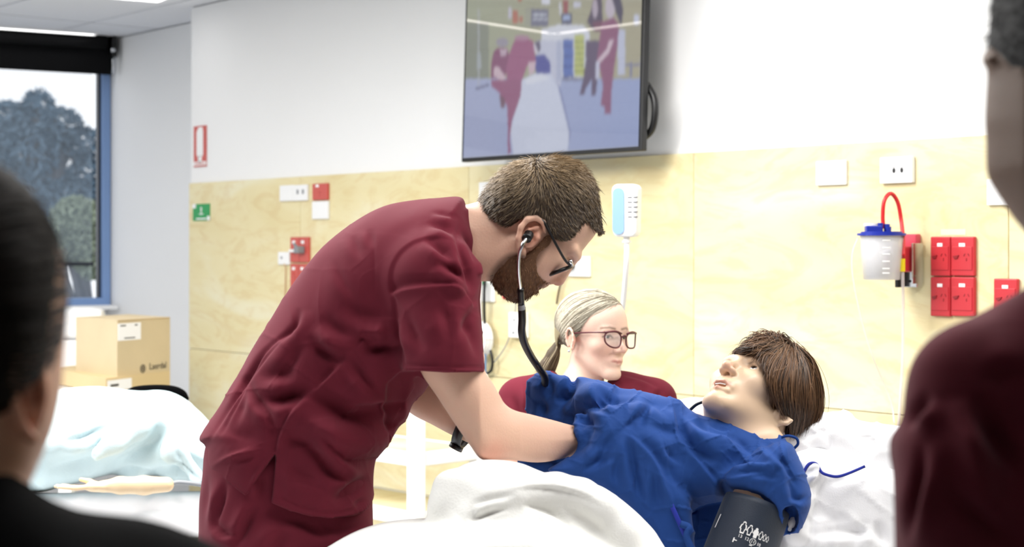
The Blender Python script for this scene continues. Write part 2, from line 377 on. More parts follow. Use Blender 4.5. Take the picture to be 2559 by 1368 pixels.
# left cluster
e, w, h, th = plate('blank_plate', 698, 463, 732, 503, M['white'], 'plain white wall plate at the far left, left of the twin port plate', 'wall plate')
e, w, h, th = plate('data_outlet', 732, 462, 767, 502, M['white'], 'white wall plate with two dark ports left of the red plate', 'data outlet')
for sx in (-.16, .22): part(e, 'port', M['grey'], lambda q: q.box((w*sx, -th-.0005, h*.06), (w*.13, .002, h*.28), .0005))
e, w, h, th = plate('red_outlet', 780, 459, 818, 500, M['redold'], 'small square red wall plate above a white one', 'socket')
part(e, 'indicator', M['whiteink'], lambda q: q.box((-w*.15, -th-.001, h*.36), (w*.2, .002, h*.16), .0005)); slots(e, 0, -h*.1, th, M['darkred'])
e, w, h, th = plate('blank_plate', 779, 503, 819, 548, M['white'], 'plain square white wall plate directly under the small red plate', 'wall plate')
def red_twin(x0, y0, x1, y1, label, plug=False, m=M['redold']):
    e, w, h, th = plate('red_power_outlet', x0, y0, x1, y1, m, label, 'socket', None)
    for sx in (-1, 1):
        part(e, 'indicator', M['whiteink'], lambda q: q.box((sx*w*.24-w*.05, -th-.001, h*.3), (w*.15, .003, h*.13), .001))
        rocker(e, sx*w*.24-w*.06, h*.08, th, m); slots(e, sx*w*.24+w*.03, -h*.1, th, M['darkred'])
    part(e, 'centre_joint', M['darkred'], lambda q: q.box((0, -th-.0002, 0), (w*.015, .001, h*.96)))
    if plug:
        part(e, 'plug', M['grey'], lambda q: (q.box((w*.2, -th-.02, -.0), (w*.22, .04, h*.28), .004), q.tube([(w*.2, -th-.03, h*.1), (w*.1, -th-.04, h*.25)], .006, 8)))
        part(e, 'adaptor', M['white'], lambda q: q.box((-w*.15, -th-.012, -.005), (w*.45, .02, h*.12), .003))
    return e
red_twin(725, 593, 771, 656, 'red double power socket with a grey plug in it, left part of the plywood', True)
red_twin(725, 660, 769, 719, 'red double power socket half hidden behind the bending man, under the plugged one')
e, w, h, th = plate('switch_plate', 694, 630, 722, 662, M['white'], 'small white plate with a thin cord, left of the red double sockets', 'switch')
part(e, 'button', M['grey'], lambda q: q.disc((-w*.15, -th-.001, h*.05), .006, .003, 14, 'y'))
part(e, 'cord', mat('beige cord', '#d9b48c', .6), lambda q: q.tube([wpv for wpv in [(w*.1, -th, -h*.4), (w*.1, -.006, -h*.8), (w*.0, -.006, -.34)]], .003, 8))
e, w, h, th = plate('call_plate', 1196, 455, 1228, 515, M['white'], 'upright white plate with a red triangle behind the bearded man\'s head', 'wall plate')
part(e, 'triangle_mark', M['red'], lambda q: q.prism([(-w*.3, -h*.3), (w*.1, -h*.3), (-w*.1, h*.1)], -th-.001, -th))
# cluster behind the man's chin
e, w, h, th = plate('gas_outlet_plate', 1196, 688, 1234, 755, M['white'], 'upright white plate with a green plug and hanging cables, behind the man\'s neck', 'wall plate')
part(e, 'green_connector', M['green'], lambda q: q.disc((-w*.15, -th-.015, h*.3), .016, .03, 18, 'y'))
def wtube(e_name, pts, r, m, label=None, cat=None, parent=None, n=8):
    q = MB(); P3 = [wpt(x, y, o)[:] for x, y, o in pts]; q.tube([tuple(v) for v in smoothline(P3, 6)], r, n)
    if parent is None:
        o = q.build(e_name, m); o = tag(o, label, cat); return o
    return q.build(e_name, m, parent)
wtube('cable', [(1212, 700, .05), (1210, 740, .05), (1211, 800, .045), (1218, 850, .04), (1230, 895, .04), (1228, 925, .04), (1216, 935, .035)], .0055, M['black'], 'black cable hanging from the green plug beside the man\'s sleeve', 'cable')
wtube('cable', [(1288, 750, .02), (1287, 780, .025), (1272, 845, .03), (1255, 880, .035), (1233, 908, .035)], .0022, M['grey'], 'thin grey cable curving under the small white box', 'cable')
wtube('hose', [(1200, 700, .06), (1199, 760, .06), (1201, 800, .05)], .008, M['white'], 'short white hose running down to the coiled tubing', 'hose')
e = wframe('tubing_coil', 1204, 848, .04); tag(e, 'coil of white tubing hanging on the wall behind the man\'s sleeve', 'hose')
for k in range(3):
    q = MB(); R_ = .058-.004*k
    q.tube([(R_*math.cos(t), -.012*k, R_*.95*math.sin(t)*1.15) for t in np.linspace(0, 2*math.pi, 33)], .0085, 8, False); q.build('tube_loop', M['white'], e)
e = wframe('hand_control', 1206, 905, .05); tag(e, 'pale blue and white hand control hanging under the coiled tubing', 'control')
part(e, 'body', M['paleblue'], lambda q: q.box((0, 0, 0), (.034, .02, .09), .006)); part(e, 'clip', M['white'], lambda q: q.box((0, 0, .055), (.02, .018, .03), .004))
e, w, h, th = plate('red_outlet', 1254, 706, 1296, 748, M['red'], 'red wall plate just showing under the bearded chin', 'socket'); slots(e, 0, 0, th, M['darkred'])
part(e, 'indicator', M['whiteink'], lambda q: q.box((0, -th-.001, h*.3), (w*.3, .002, h*.12)))
e, w, h, th = plate('junction_box', 1270, 781, 1308, 845, M['white'], 'small white box with dark dots on the wall behind the stethoscope tube', 'box', th=.03)
part(e, 'port', M['grey'], lambda q: q.disc((-w*.1, -th-.001, h*.2), .004, .003, 12, 'y')); part(e, 'port', M['grey'], lambda q: q.disc((-w*.15, -th-.001, -h*.3), .005, .003, 12, 'y'))
# socket near the man's glasses
e, w, h, th = plate('power_outlet', 1418, 641, 1473, 692, M['white'], 'white power socket with a black plug just beside the man\'s glasses', 'socket')
slots(e, w*.25, 0, th, M['grey']); rocker(e, 0, h*.3, th, M['white'])
part(e, 'plug', M['black'], lambda q: (q.disc((-w*.28, -th-.014, .002), .014, .028, 14, 'y'),))
wtube('cable', [(1424, 668, .05), (1414, 672, .04), (1405, 695, .03), (1396, 730, .03), (1391, 760, .03)], .004, mat('brown cable', '#5c4a38', .5), 'brown cable hanging from the black plug behind the man\'s nose', 'cable')
# right cluster
e, w, h, th = plate('power_outlet', 2038, 402, 2113, 463, M['white'], 'white double power socket above the patient, left of the twin port plate', 'socket')
for sx in (-1, 1): slots(e, sx*w*.27, 0, th, M['grey']); rocker(e, sx*w*.27-.004, h*.3, th, M['white'])
e, w, h, th = plate('data_outlet', 2198, 392, 2279, 458, M['white'], 'white wall plate with two black ports above the red tube loop', 'data outlet', th=.016)
for sx in (-.05, .19): part(e, 'port', M['black'], lambda q: q.prism([(w*sx+w*.045*math.cos(t), -h*.02+h*.1*math.sin(t)) for t in np.linspace(0, 2*math.pi, 10)[:-1]], -th-.0015, -th))
part(e, 'port_hood', M['white'], lambda q: (q.box((w*-.05, -th-.002, h*.2), (w*.12, .004, h*.16), .001), q.box((w*.19, -th-.002, h*.2), (w*.12, .004, h*.16), .001)))
e, w, h, th = plate('switch_plate', 2465, 446, 2540, 513, M['white'], 'white wall plate half hidden behind the dark face on the right', 'switch')
rocker(e, 0, 0, th, M['white'], .012, .02)
def red_single(x0, y0, x1, y1, label):
    e, w, h, th = plate('red_power_outlet', x0, y0, x1, y1, M['red'], label, 'socket', 'red power outlets in a block of four', th=.014)
    part(e, 'indicator', M['whiteink'], lambda q: q.box((0, -th-.0015, h*.29), (w*.26, .003, h*.09), .001))
    part(e, 'raised_face', M['red'], lambda q: q.box((0, -th-.001, -h*.05), (w*.86, .003, h*.6), .001))
    part(e, 'switch_rocker', M['darkred'], lambda q: q.prism([(-w*.38, -h*.0), (-w*.12, h*.03), (-w*.18, -h*.05), (-w*.3, -h*.07)], -th-.006, -th-.002))
    slots(e, w*.2, 0, th+.003, M['darkred'], 1.05)
    return e
for (x0, x1) in ((2325, 2374), (2376, 2434)):
    for (y0, y1) in ((592, 690), (693, 791)):
        red_single(x0, y0, x1, y1, {(2325, 592): 'upper left red socket of the block of four', (2376, 592): 'upper right red socket of the block of four', (2325, 693): 'lower left red socket of the block of four', (2376, 693): 'lower right red socket of the block of four'}[(x0, y0)])
e = red_single(2483, 697, 2542, 795, 'separate red socket at the right, partly behind the maroon shoulder'); del e['group']
e, w, h, th = plate('tape_label', 2351, 573, 2413, 588, mat('cream tape', '#f3e8c4', .6), 'strip of cream tape on the plywood above the red sockets', 'label', th=.001, bev=0)
# suction regulator and canister
e = wframe('suction_regulator', 2282, 650, .014); tag(e, 'red suction regulator with a white pointer on a steel rail', 'regulator')
d_ = wpt(2282, 650).y; k_ = d_/F
part(e, 'wall_socket', mat('pinkish red plastic', '#d0475a', .4), lambda q: q.box((.006, -.012, .046), (.042, .024, .06), .003))
part(e, 'mounting_rail', M['chrome'], lambda q: (q.box((.012, -.02, -.03), (.052, .03, .1), .002), q.box((.036, -.03, -.01), (.006, .05, .118), .001)))
part(e, 'body', M['red'], lambda q: (q.box((-.006, -.05, .002), (.06, .05, .075), .005), q.box((-.032, -.06, .012), (.03, .04, .06), .004)))
part(e, 'pointer', M['whiteink'], lambda q: q.prism([(-.007, .037), (.003, .037), (.016, -.022), (-.008, -.022)], -.081, -.076))
part(e, 'hook', M['black'], lambda q: q.box((-.012, -.05, -.058), (.012, .03, .045), .002)); part(e, 'screw', M['black'], lambda q: q.disc((.014, -.036, -.062), .004, .003, 10, 'y'))
part(e, 'knob', M['blueplastic'], lambda q: q.disc((-.03, -.085, .022), .009, .02, 14, 'y'))
CO = .17
cb = wpt(2203, 700, CO); e = empty('suction_canister', cb); tag(e, 'clear graduated suction canister with a blue lid hanging on the wall', 'canister')
kk = cb.y/F; Hc = 112*kk; r0, r1 = 46*kk, 54*kk
q = MB(); n = 40; rows = [(0, r0*.9), (.01*Hc, r0), (Hc, r1), (Hc, r1-.003), (.02*Hc, r0-.003), (.012*Hc, r0*.85)]
vs_ = [(r*math.cos(2*math.pi*i/n), r*math.sin(2*math.pi*i/n), z) for z, r in rows for i in range(n)]
fs_ = [[j*n+i, j*n+(i+1) % n, (j+1)*n+(i+1) % n, (j+1)*n+i] for j in range(len(rows)-1) for i in range(n)]+[[i for i in range(n-1, -1, -1)]]
q.add(vs_, fs_, True); q.build('jar', M['clear'], e)
part(e, 'inner_liner', mat('milky liner', '#f3ecee', .5, alpha=.35), lambda q: q.tube([(0, 0, .006), (0, 0, Hc*.96)], [r0*.75, r1*.82], 32))
part(e, 'lid', M['blueplastic'], lambda q: (q.disc((0, 0, Hc+.002), r1*1.12, .007, 40), q.disc((0, 0, Hc+.007), r1*.95, .006, 40)))
part(e, 'port', M['blueplastic'], lambda q: q.box((-.026, -.01, Hc+.017), (.046, .03, .02), .003)); part(e, 'port_collar', M['blueplastic'], lambda q: q.disc((-.006, -.01, Hc+.022), .008, .026, 14))
part(e, 'port', M['blueplastic'], lambda q: q.disc((.016, -.005, Hc+.015), .011, .018, 16)); part(e, 'port_collar', M['blueplastic'], lambda q: q.disc((.014, -.005, Hc+.026), .009, .012, 16))
part(e, 'port_cap', M['white'], lambda q: q.disc((-.032, -.0, Hc+.03), .019, .008, 18))
q = MB()
for i in range(6):
    z = Hc*(.16, .26, .42, .58, .72, .88)[i]; rr = r0+(r1-r0)*z/Hc+.0006
    for a0, a1, hh in ((-1.75, -1.38, .0035),):
        vs_ = []; m_ = 6
        for t in np.linspace(a0, a1, m_): vs_ += [(rr*math.cos(t), rr*math.sin(t), z-hh/2), (rr*math.cos(t), rr*math.sin(t), z+hh/2)]
        q.add(vs_, [[2*j, 2*j+2, 2*j+3, 2*j+1] for j in range(m_-1)])
q.build('graduation_marks', M['whiteink'], e)
part(e, 'bracket', M['redold'], lambda q: q.tube([(.03, .06, Hc*.8), (.06, .12, Hc*.8)], .006, 8))
d0 = cb.y
tubep = lambda pts: [tuple(v) for v in smoothline([P(x, y, d)[:] for x, y, d in pts], 7)]
q = MB(); q.tube(tubep([(2208, 572, d0), (2206, 540, d0), (2210, 502, d0), (2226, 484, d0+.01), (2243, 505, d0+.02), (2252, 550, d0+.02), (2257, 600, d0), (2257, 640, d0-.02)]), 5.2*kk, 10)
o = q.build('suction_tube', M['redtube']); tag(o, 'red tube looping over from the blue lid to the regulator', 'tube')
q = MB(); q.tube(tubep([(2256, 676, d0-.02), (2256, 700, d0-.02), (2257, 780, d0), (2256, 900, d0), (2250, 1000, d0), (2246, 1080, d0)]), 4.2*kk, 8)
o = q.build('drain_tube', M['cleartube']); tag(o, 'clear tube hanging straight down from the yellow connector', 'tube')
q = MB(); q.disc(P(2255, 663, d0-.02)[:], 7*kk, 32*kk, 14); o = q.build('tube_connector', M['yellow']); tag(o, 'yellow connector on top of the straight clear tube', 'connector')
q = MB(); q.tube(tubep([(2144, 596, d0), (2131, 630, d0), (2130, 680, d0), (2142, 750, d0), (2158, 820, d0), (2180, 890, d0), (2205, 950, d0+.02), (2228, 1010, d0+.02), (2235, 1060, d0)]), 2.2*kk, 8)
o = q.build('drip_tube', M['cleartube']); tag(o, 'thin clear tube curving down from the left of the canister lid', 'tube')
# examination lamp
dl = 4.75; kl = dl/F; c = P(1566, 527, dl); e = empty('examination_lamp', c, -.35); tag(e, 'white examination lamp head with a pale blue face on a flexible stem', 'lamp')
hw = 34*kl; hh_ = 66*kl
def rrect(w, h, r, n=6):
    out = []
    for cx_, cz_, a0 in ((w-r, h-r, 0), (-w+r, h-r, 90), (-w+r, -h+r, 180), (w-r, -h+r, 270)):
        for t in np.linspace(0, 90, n): a = math.radians(a0+t); out.append((cx_+r*math.cos(a), cz_+r*math.sin(a)))
    return out
o = part(e, 'lamp_head', M['white'], lambda q: q.prism([(x*(1-.1*max(0, -z/hh_)), z) for x, z in rrect(hw, hh_, hw*.45)], -.024, .03, True)); md = o.modifiers.new('b', 'BEVEL'); md.width = .008; md.segments = 3; md.limit_method = 'ANGLE'
o = part(e, 'light_face', M['paleblue'], lambda q: q.prism([(x-hw*.44, z-hh_*.02) for x, z in rrect(hw*.44, hh_*.88, hw*.4)], -.0275, -.022))
for r_ in range(5):
    for c_ in range(2):
        part(e, 'vent_slot', M['framedark'], lambda q: q.box((hw*(.42+.42*c_), -.0245, hh_*(.5-.185*r_)), (hw*.33, .002, .0026)))
part(e, 'neck', M['white'], lambda q: (q.disc((.0, .0, -hh_-.004), .010, .02, 16), q.disc((.0, .0, -hh_-.013), .013, .006, 16)))
e2 = P(1566, 598, dl)
q = MB(); q.tube([tuple((Matrix.Rotation(.35, 3, 'Z') @ (Vector(v)-c))) for v in smoothline([P(1567, 598, dl)[:], P(1566, 660, dl)[:], P(1560, 740, dl+.05)[:], P(1552, 800, dl+.1)[:], P(1546, 860, dl+.15)[:], P(1550, 950, dl+.3)[:], P(1560, 1000, dl+.6)[:]], 6)], [7*kl]*36+[7*kl], 12)
q.build('flexible_stem', M['white'], e)
# ---------------------------------------------------------------- television
TVO = .20
def tvw(x, y, off=TVO): return wpt(x, y, off)
c0 = tvw(1152, 405); c1 = tvw(1603, 377); 
TW = (c1-c0).length; tvdir = (c1-c0); tang = math.atan2(tvdir.y, tvdir.x); TH = TW*9/16
zb = (c0.z+c1.z)/2
e = empty('television', (c0+c1)/2, tang); e.location.z = zb; tag(e, 'black wall mounted television showing the training room', 'television')
TH = max(TH, .66)
e.rotation_euler = (math.radians(-2.0), 0, tang)
part(e, 'casing', M['black'], lambda q: (q.box((0, .014, TH/2), (TW, .026, TH), .004), q.box((0, .055, TH*.45), (TW*.7, .04, TH*.6), .01)))
part(e, 'wall_bracket', M['grey'], lambda q: (q.box((0, .12, TH*.5), (.3, .12, .04)), q.box((0, .17, TH*.5), (.34, .015, .34), .003)))
bz = .014
nx, ny = 300, 180
xs = np.linspace(-TW/2+bz, TW/2-bz, nx); zs = np.linspace(bz, TH-bz, ny)
X, Z = np.meshgrid(xs, zs); 
vv = np.stack([X.ravel(), np.full(X.size, -.0012), Z.ravel()], 1)
idx = np.arange(nx*ny).reshape(ny, nx); ff = np.stack([idx[:-1, :-1], idx[:-1, 1:], idx[1:, 1:], idx[1:, :-1]], -1).reshape(-1, 4)
me = bpy.data.meshes.new('screen'); me.from_pydata(vv.tolist(), [], ff.tolist())
# the televised picture: soft flat shapes in screen coordinates (crop pixels / 1824 x 1368 of the visible part)
eT = Matrix.Translation(e.location) @ e.rotation_euler.to_matrix().to_4x4()
R3 = np.array(eT.to_3x3()); t3 = np.array(eT.translation)
wpts = vv @ R3.T+t3
px = CX+wpts[:, 0]/wpts[:, 1]*F; py = CY-(wpts[:, 2]-EYE)/wpts[:, 1]*F
def C(h): return np.array(lin(h))
def inpoly(poly, x, y):
    inside = np.zeros(x.shape, bool); n = len(poly)
    for i in range(n):
        x1, y1 = poly[i]; x2, y2 = poly[(i+1) % n]
        if y1 == y2: continue
        c_ = ((y1 > y) != (y2 > y)) & (x < (x2-x1)*(y-y1)/(y2-y1)+x1); inside ^= c_
    return inside
sx = (px-1120)*3.257; sy = py*3.257
ft = np.clip((sy-600)/120, 0, 1)[:, None]
tone = (C('#a9b18c')*(1-np.clip((sx-100)/1500, 0, 1))[:, None]+C('#b3ac82')*np.clip((sx-100)/1500, 0, 1)[:, None])
col = tone.copy(); col[sy < 60] *= .95
fl = C('#a8b4dc')*(1-np.clip((sx-300)/1300, 0, 1))[:, None]+C('#93a8dc')*np.clip((sx-300)/1300, 0, 1)[:, None]
flm = (sy > 640+((sx < 900)*0)) ; col = np.where(flm[:, None], fl, col)
def paint(poly, c, jit=0): 
    m_ = inpoly(poly, sx, sy); col[m_] = C(c)
def rect(x0, y0, x1, y1, c): paint([(x0, y0), (x1, y0), (x1, y1), (x0, y1)], c)
def oval(cx_, cy_, rx, ry, c): col[((sx-cx_)/rx)**2+((sy-cy_)/ry)**2 < 1] = C(c)
rect(88, 180, 330, 640, '#8b9378'); rect(88, -300, 1600, 0, '#b8b89a')
rect(525, 85, 568, 190, '#c4683a'); rect(580, 135, 606, 180, '#c4683a'); rect(490, 60, 515, 150, '#c9c6d8'); rect(570, -40, 600, 12, '#c4683a')
rect(625, 60, 700, 210, '#a5a88c'); rect(675, 75, 815, 215, '#6c6f88'); rect(690, 110, 800, 130, '#c3cbd8'); rect(690, 150, 810, 165, '#c3cbd8'); rect(760, -20, 830, 35, '#dfe3f2')
rect(935, 0, 975, 105, '#a8453c'); rect(922, 108, 1008, 200, '#4a4f6a'); rect(935, 125, 992, 165, '#9fb7e6'); rect(905, 20, 920, 120, '#d9dcea'); rect(1018, 15, 1080, 60, '#cfd2e6'); rect(1510, 120, 1555, 200, '#cdd6ee')
paint([(760, 240), (900, 200), (1100, 205), (1150, 260), (1150, 330), (760, 330)], '#dde3f0'); rect(1380, 240, 1440, 610, '#c3cbe6')
rect(720, 330, 915, 700, '#c9cfe6'); rect(880, 330, 925, 660, '#b4bedd')
rect(925, 290, 1120, 640, '#d4dae6'); rect(935, 320, 1018, 625, '#3f6cc4'); rect(1028, 280, 1108, 620, '#c6cf58')
for k in range(6): rect(1028, 335+48*k, 1108, 345+48*k, '#7e8a2c')
for k in range(4): rect(935, 370+83*k, 1018, 380+83*k, '#23418e')
rect(925, 632, 1110, 660, '#7d86a6')
# iv stand and stool
rect(243, 70, 252, 700, '#b9bfc4'); paint([(235, 430), (262, 430), (272, 560), (232, 560)], '#a9b3b4'); paint([(220, 715), (330, 680), (335, 700), (225, 735)], '#6f7699'); rect(1440, 520, 1560, 535, '#6a74a6'); rect(1480, 510, 1495, 625, '#6a74a6')
# trolley bed
paint([(600, 650), (720, 590), (835, 600), (890, 690), (985, 1080), (975, 1230), (740, 1250), (530, 1255), (505, 1060), (560, 860)], '#d3dcf3'); paint([(620, 650), (760, 590), (830, 640), (640, 690)], '#e3e9f8')
paint([(840, 640), (890, 690), (985, 1080), (975, 1230), (1000, 1080), (925, 760), (900, 690)], '#7f8cc0')
# people
oval(720, 385, 30, 50, '#d9d3e0'); paint([(700, 340), (745, 330), (755, 400), (735, 430)], '#5d5570')
paint([(705, 450), (780, 440), (830, 500), (835, 600), (720, 600), (700, 520)], '#3a46a8')
paint([(370, 420), (400, 390), (480, 390), (500, 470), (460, 640), (350, 640), (350, 520)], '#8f3a68'); paint([(375, 540), (410, 545), (470, 630), (440, 660), (370, 620)], '#d9b9c6'); paint([(420, 400), (480, 400), (470, 450), (430, 460)], '#c9a9bd')
paint([(540, 330), (600, 300), (690, 330), (715, 500), (640, 540), (600, 660), (480, 660), (470, 560), (500, 430)], '#a84c7c'); paint([(650, 510), (715, 500), (700, 590), (660, 610)], '#d9b9c6')
paint([(350, 650), (600, 650), (590, 780), (560, 870), (520, 980), (500, 1130), (510, 1240), (485, 1260), (487, 1060), (480, 870), (420, 760), (350, 700)], '#a04a76'); paint([(415, 770), (460, 800), (460, 880), (430, 880)], '#7a4a58')
oval(600, 308, 60, 22, '#b77f9c'); oval(440, 345, 50, 38, '#9d97a6')
paint([(1160, 90), (1190, -40), (1250, -40), (1260, 250), (1180, 250), (1130, 180)], '#4c3a50'); oval(1195, 70, 22, 80, '#b9a9ba'); paint([(1170, 180), (1260, 170), (1260, 250), (1200, 260)], '#7a3450')
paint([(1120, 330), (1230, 330), (1220, 600), (1200, 780), (1165, 780), (1170, 640), (1120, 720), (1110, 770), (1070, 770), (1100, 640), (1120, 500)], '#5a4666')
oval(1318, 60, 40, 90, '#c9bccb'); paint([(1320, -60), (1400, -40), (1425, 80), (1410, 220), (1370, 120)], '#37304a')
paint([(1250, 180), (1350, 140), (1390, 200), (1380, 360), (1350, 560), (1330, 740), (1325, 930), (1275, 925), (1270, 860), (1240, 860), (1260, 700), (1235, 560), (1210, 480), (1230, 330)], '#944470'); paint([(1310, 330), (1350, 320), (1310, 430), (1230, 520), (1215, 490), (1290, 400)], '#dcc0d0'); rect(1200, 500, 1230, 640, '#c9cde6')
g = rng.normal(0, .03, (len(col), 1)); col = np.clip(col*(1+g), 0, 1)
# pale haze painted into the broadcast colours, then soft focus
col = col*.8+.2*col.mean(1, keepdims=True); col = col*.84+np.array(lin('#b9b4cc'))*.16
I = col.reshape(ny, nx, 3)
for _ in range(5):
    I = (I+np.roll(I, 1, 0)+np.roll(I, -1, 0)+np.roll(I, 1, 1)+np.roll(I, -1, 1))/5
col = I.reshape(-1, 3)
at = me.color_attributes.new('picture', 'FLOAT_COLOR', 'POINT'); at.data.foreach_set('color', np.concatenate([col, np.ones((len(col), 1))], 1).ravel())
ms = bpy.data.materials.new('lit screen'); ms.use_nodes = True; nt = ms.node_tree; bs = nt.nodes['Principled BSDF']; a = nt.nodes.new('ShaderNodeAttribute'); a.attribute_name = 'picture'
bs.inputs['Base Color'].default_value = (.01, .01, .012, 1); bs.inputs['Roughness'].default_value = .025; bs.inputs['Specular IOR Level'].default_value = .5
nt.links.new(a.outputs['Color'], bs.inputs['Emission Color']); bs.inputs['Emission Strength'].default_value = .78
so = link('screen', me, ms, e)
wtube('cable_loop', [(1590, 190, .15), (1616, 212, .15), (1634, 245, .15), (1637, 285, .15), (1628, 325, .15), (1600, 352, .15)], .012, M['black'], 'thick black cable loop bulging out beside the television', 'cable')
# lamps whose reflection shows in the screen: hit points of the mirrored sight lines on the ceiling
def mirror_hit(x, y):
    n = (eT.to_3x3() @ Vector((0, -1, 0))).normalized(); p0 = eT @ Vector((0, -.0012, 0)); c = Vector((0, 0, EYE)); r = Vector(((x-CX)/F, 1, -(y-CY)/F))
    d = n.dot(p0-c)/n.dot(r); h = c+r*d; r.normalize(); rr = r-2*r.dot(n)*n; t = (CEIL-.03-h.z)/rr.z; return h+rr*t
hits = [mirror_hit(x, y) for x, y in ((1090, 52), (1385, 98), (1660, 62))]
print('mirror', [tuple(round(v, 2) for v in h) for h in hits])
strip_light(hits[0], hits[1], .055, 'linear ceiling light mirrored in the left of the television screen', M['lampb'], 'linear ceiling lights mirrored in the television')
strip_light(hits[1], hits[2], .045, 'linear ceiling light mirrored in the right of the television screen', M['lampb'], 'linear ceiling lights mirrored in the television')
# ---------------------------------------------------------------- implicit surface modelling (units: picture px at distance D; w grows away from the viewer)
def vmax(*a):
    r = a[0]
    for q in a[1:]: r = np.maximum(r, q)
    return r
def smin(a, b, k):
    if k <= 0: return np.minimum(a, b)
    h = np.maximum(k-np.abs(a-b), 0)/k; return np.minimum(a, b)-h*h*k*.25
class Fld:
    def __init__(s, lo, hi, h):
        s.h = h; s.lo = np.array(lo, float); n = np.ceil((np.array(hi)-s.lo)/h).astype(int)+1
        s.ax = [(s.lo[i]+h*np.arange(n[i])).astype(np.float32) for i in range(3)]
        s.D = np.full(tuple(n), 60.0*1.0, np.float32)
    def sub(s, lo, hi, m):
        sl = []
        for i in range(3):
            a = int(max(0, math.floor((lo[i]-m-s.lo[i])/s.h))); b = int(min(len(s.ax[i]), math.ceil((hi[i]+m-s.lo[i])/s.h)+1)); sl.append(slice(a, max(a, b)))
        return tuple(sl)
    def ev(s, prim, m):
        lo, hi, fn = prim; sl = s.sub(lo, hi, m)
        if any(q.stop <= q.start for q in sl): return None, None
        return sl, fn(s.ax[0][sl[0]][:, None, None], s.ax[1][sl[1]][None, :, None], s.ax[2][sl[2]][None, None, :])
    def add(s, prim, k=0):
        sl, v = s.ev(prim, k+3*s.h)
        if sl is None: return s
        s.D[sl] = smin(s.D[sl], v, k); return s
    def cut(s, prim, k=0):
        sl, v = s.ev(prim, k+3*s.h)
        if sl is None: return s
        s.D[sl] = -smin(-s.D[sl], v, k); return s
    def keep(s, prim_fn, k=0):
        v = prim_fn(s.ax[0][:, None, None], s.ax[1][None, :, None], s.ax[2][None, None, :]); s.D = (-smin(-s.D, -v, k)).astype(np.float32); return s
    def mesh(s, smooth=1):
        D = s.D.copy()
        for ax in range(3):
            idx = [slice(None)]*3; idx[ax] = 0; D[tuple(idx)] = 5; idx[ax] = -1; D[tuple(idx)] = 5
        return surface_nets(D, s.lo, s.h, smooth)
def surface_nets(D, lo, h, smooth=1):
    neg = D < 0; nx, ny, nz = D.shape
    c = np.zeros((nx-1, ny-1, nz-1), np.int8)
    for i in (0, 1):
        for j in (0, 1):
            for k in (0, 1): c += neg[i:nx-1+i, j:ny-1+j, k:nz-1+k]
    act = (c > 0) & (c < 8); ijk = np.argwhere(act)
    vid = np.full(act.shape, -1, np.int64); vid[act] = np.arange(len(ijk))
    acc = np.zeros((len(ijk), 3)); cnt = np.zeros(len(ijk))
    i, j, k = ijk.T
    corners = [(a, b, c_) for a in (0, 1) for b in (0, 1) for c_ in (0, 1)]
    for a in corners:
        for axx in range(3):
            if a[axx]: continue
            b = list(a); b[axx] = 1
            d0 = D[i+a[0], j+a[1], k+a[2]]; d1 = D[i+b[0], j+b[1], k+b[2]]
            x = (d0 < 0) != (d1 < 0); t = np.where(x, d0/np.where(x, d0-d1, 1), 0)
            p = np.array(a, float)[None]+np.eye(3)[axx][None]*t[:, None]
            acc[x] += p[x]; cnt[x] += 1
    V = (ijk+acc/cnt[:, None])*h+lo
    Fs = []
    for axx in range(3):
        o1, o2 = [(1, 2), (2, 0), (0, 1)][axx]
        sl0 = [slice(1, -1)]*3; sl0[axx] = slice(0, D.shape[axx]-1); sl1 = list(sl0); sl1[axx] = slice(1, D.shape[axx])
        A, Bq = neg[tuple(sl0)], neg[tuple(sl1)]
        e = np.argwhere(A != Bq); inside = A[tuple(e.T)]
        off = np.ones(3, int); off[axx] = 0; e = e+off
        def g(d1, d2):
            q = e.copy(); q[:, o1] -= d1; q[:, o2] -= d2; return vid[q[:, 0], q[:, 1], q[:, 2]]
        f = np.stack([g(1, 1), g(0, 1), g(0, 0), g(1, 0)], 1); f[~inside] = f[~inside][:, ::-1]; Fs.append(f)
    Fc = np.concatenate(Fs)
    if smooth: V = relax(V, Fc, smooth)
    return V, Fc
def relax(V, Fc, it=1, lam=.5):
    E = np.concatenate([Fc[:, [0, 1]], Fc[:, [1, 2]], Fc[:, [2, 3]], Fc[:, [3, 0]]]); n = len(V)
    deg = np.bincount(E.ravel(), minlength=n).astype(float)
    for _ in range(it):
        S = np.stack([np.bincount(E[:, 0], V[E[:, 1], a], n)+np.bincount(E[:, 1], V[E[:, 0], a], n) for a in range(3)], 1)
        V = V*(1-lam)+lam*S/np.maximum(deg, 1)[:, None]
    return V
def normals(V, Fc):
    n = np.cross(V[Fc[:, 2]]-V[Fc[:, 0]], V[Fc[:, 3]]-V[Fc[:, 1]]); N = np.zeros_like(V)
    for a in range(3): N[:, a] = sum(np.bincount(Fc[:, q], n[:, a], len(V)) for q in range(4))
    return N/np.maximum(np.linalg.norm(N, axis=1), 1e-9)[:, None]
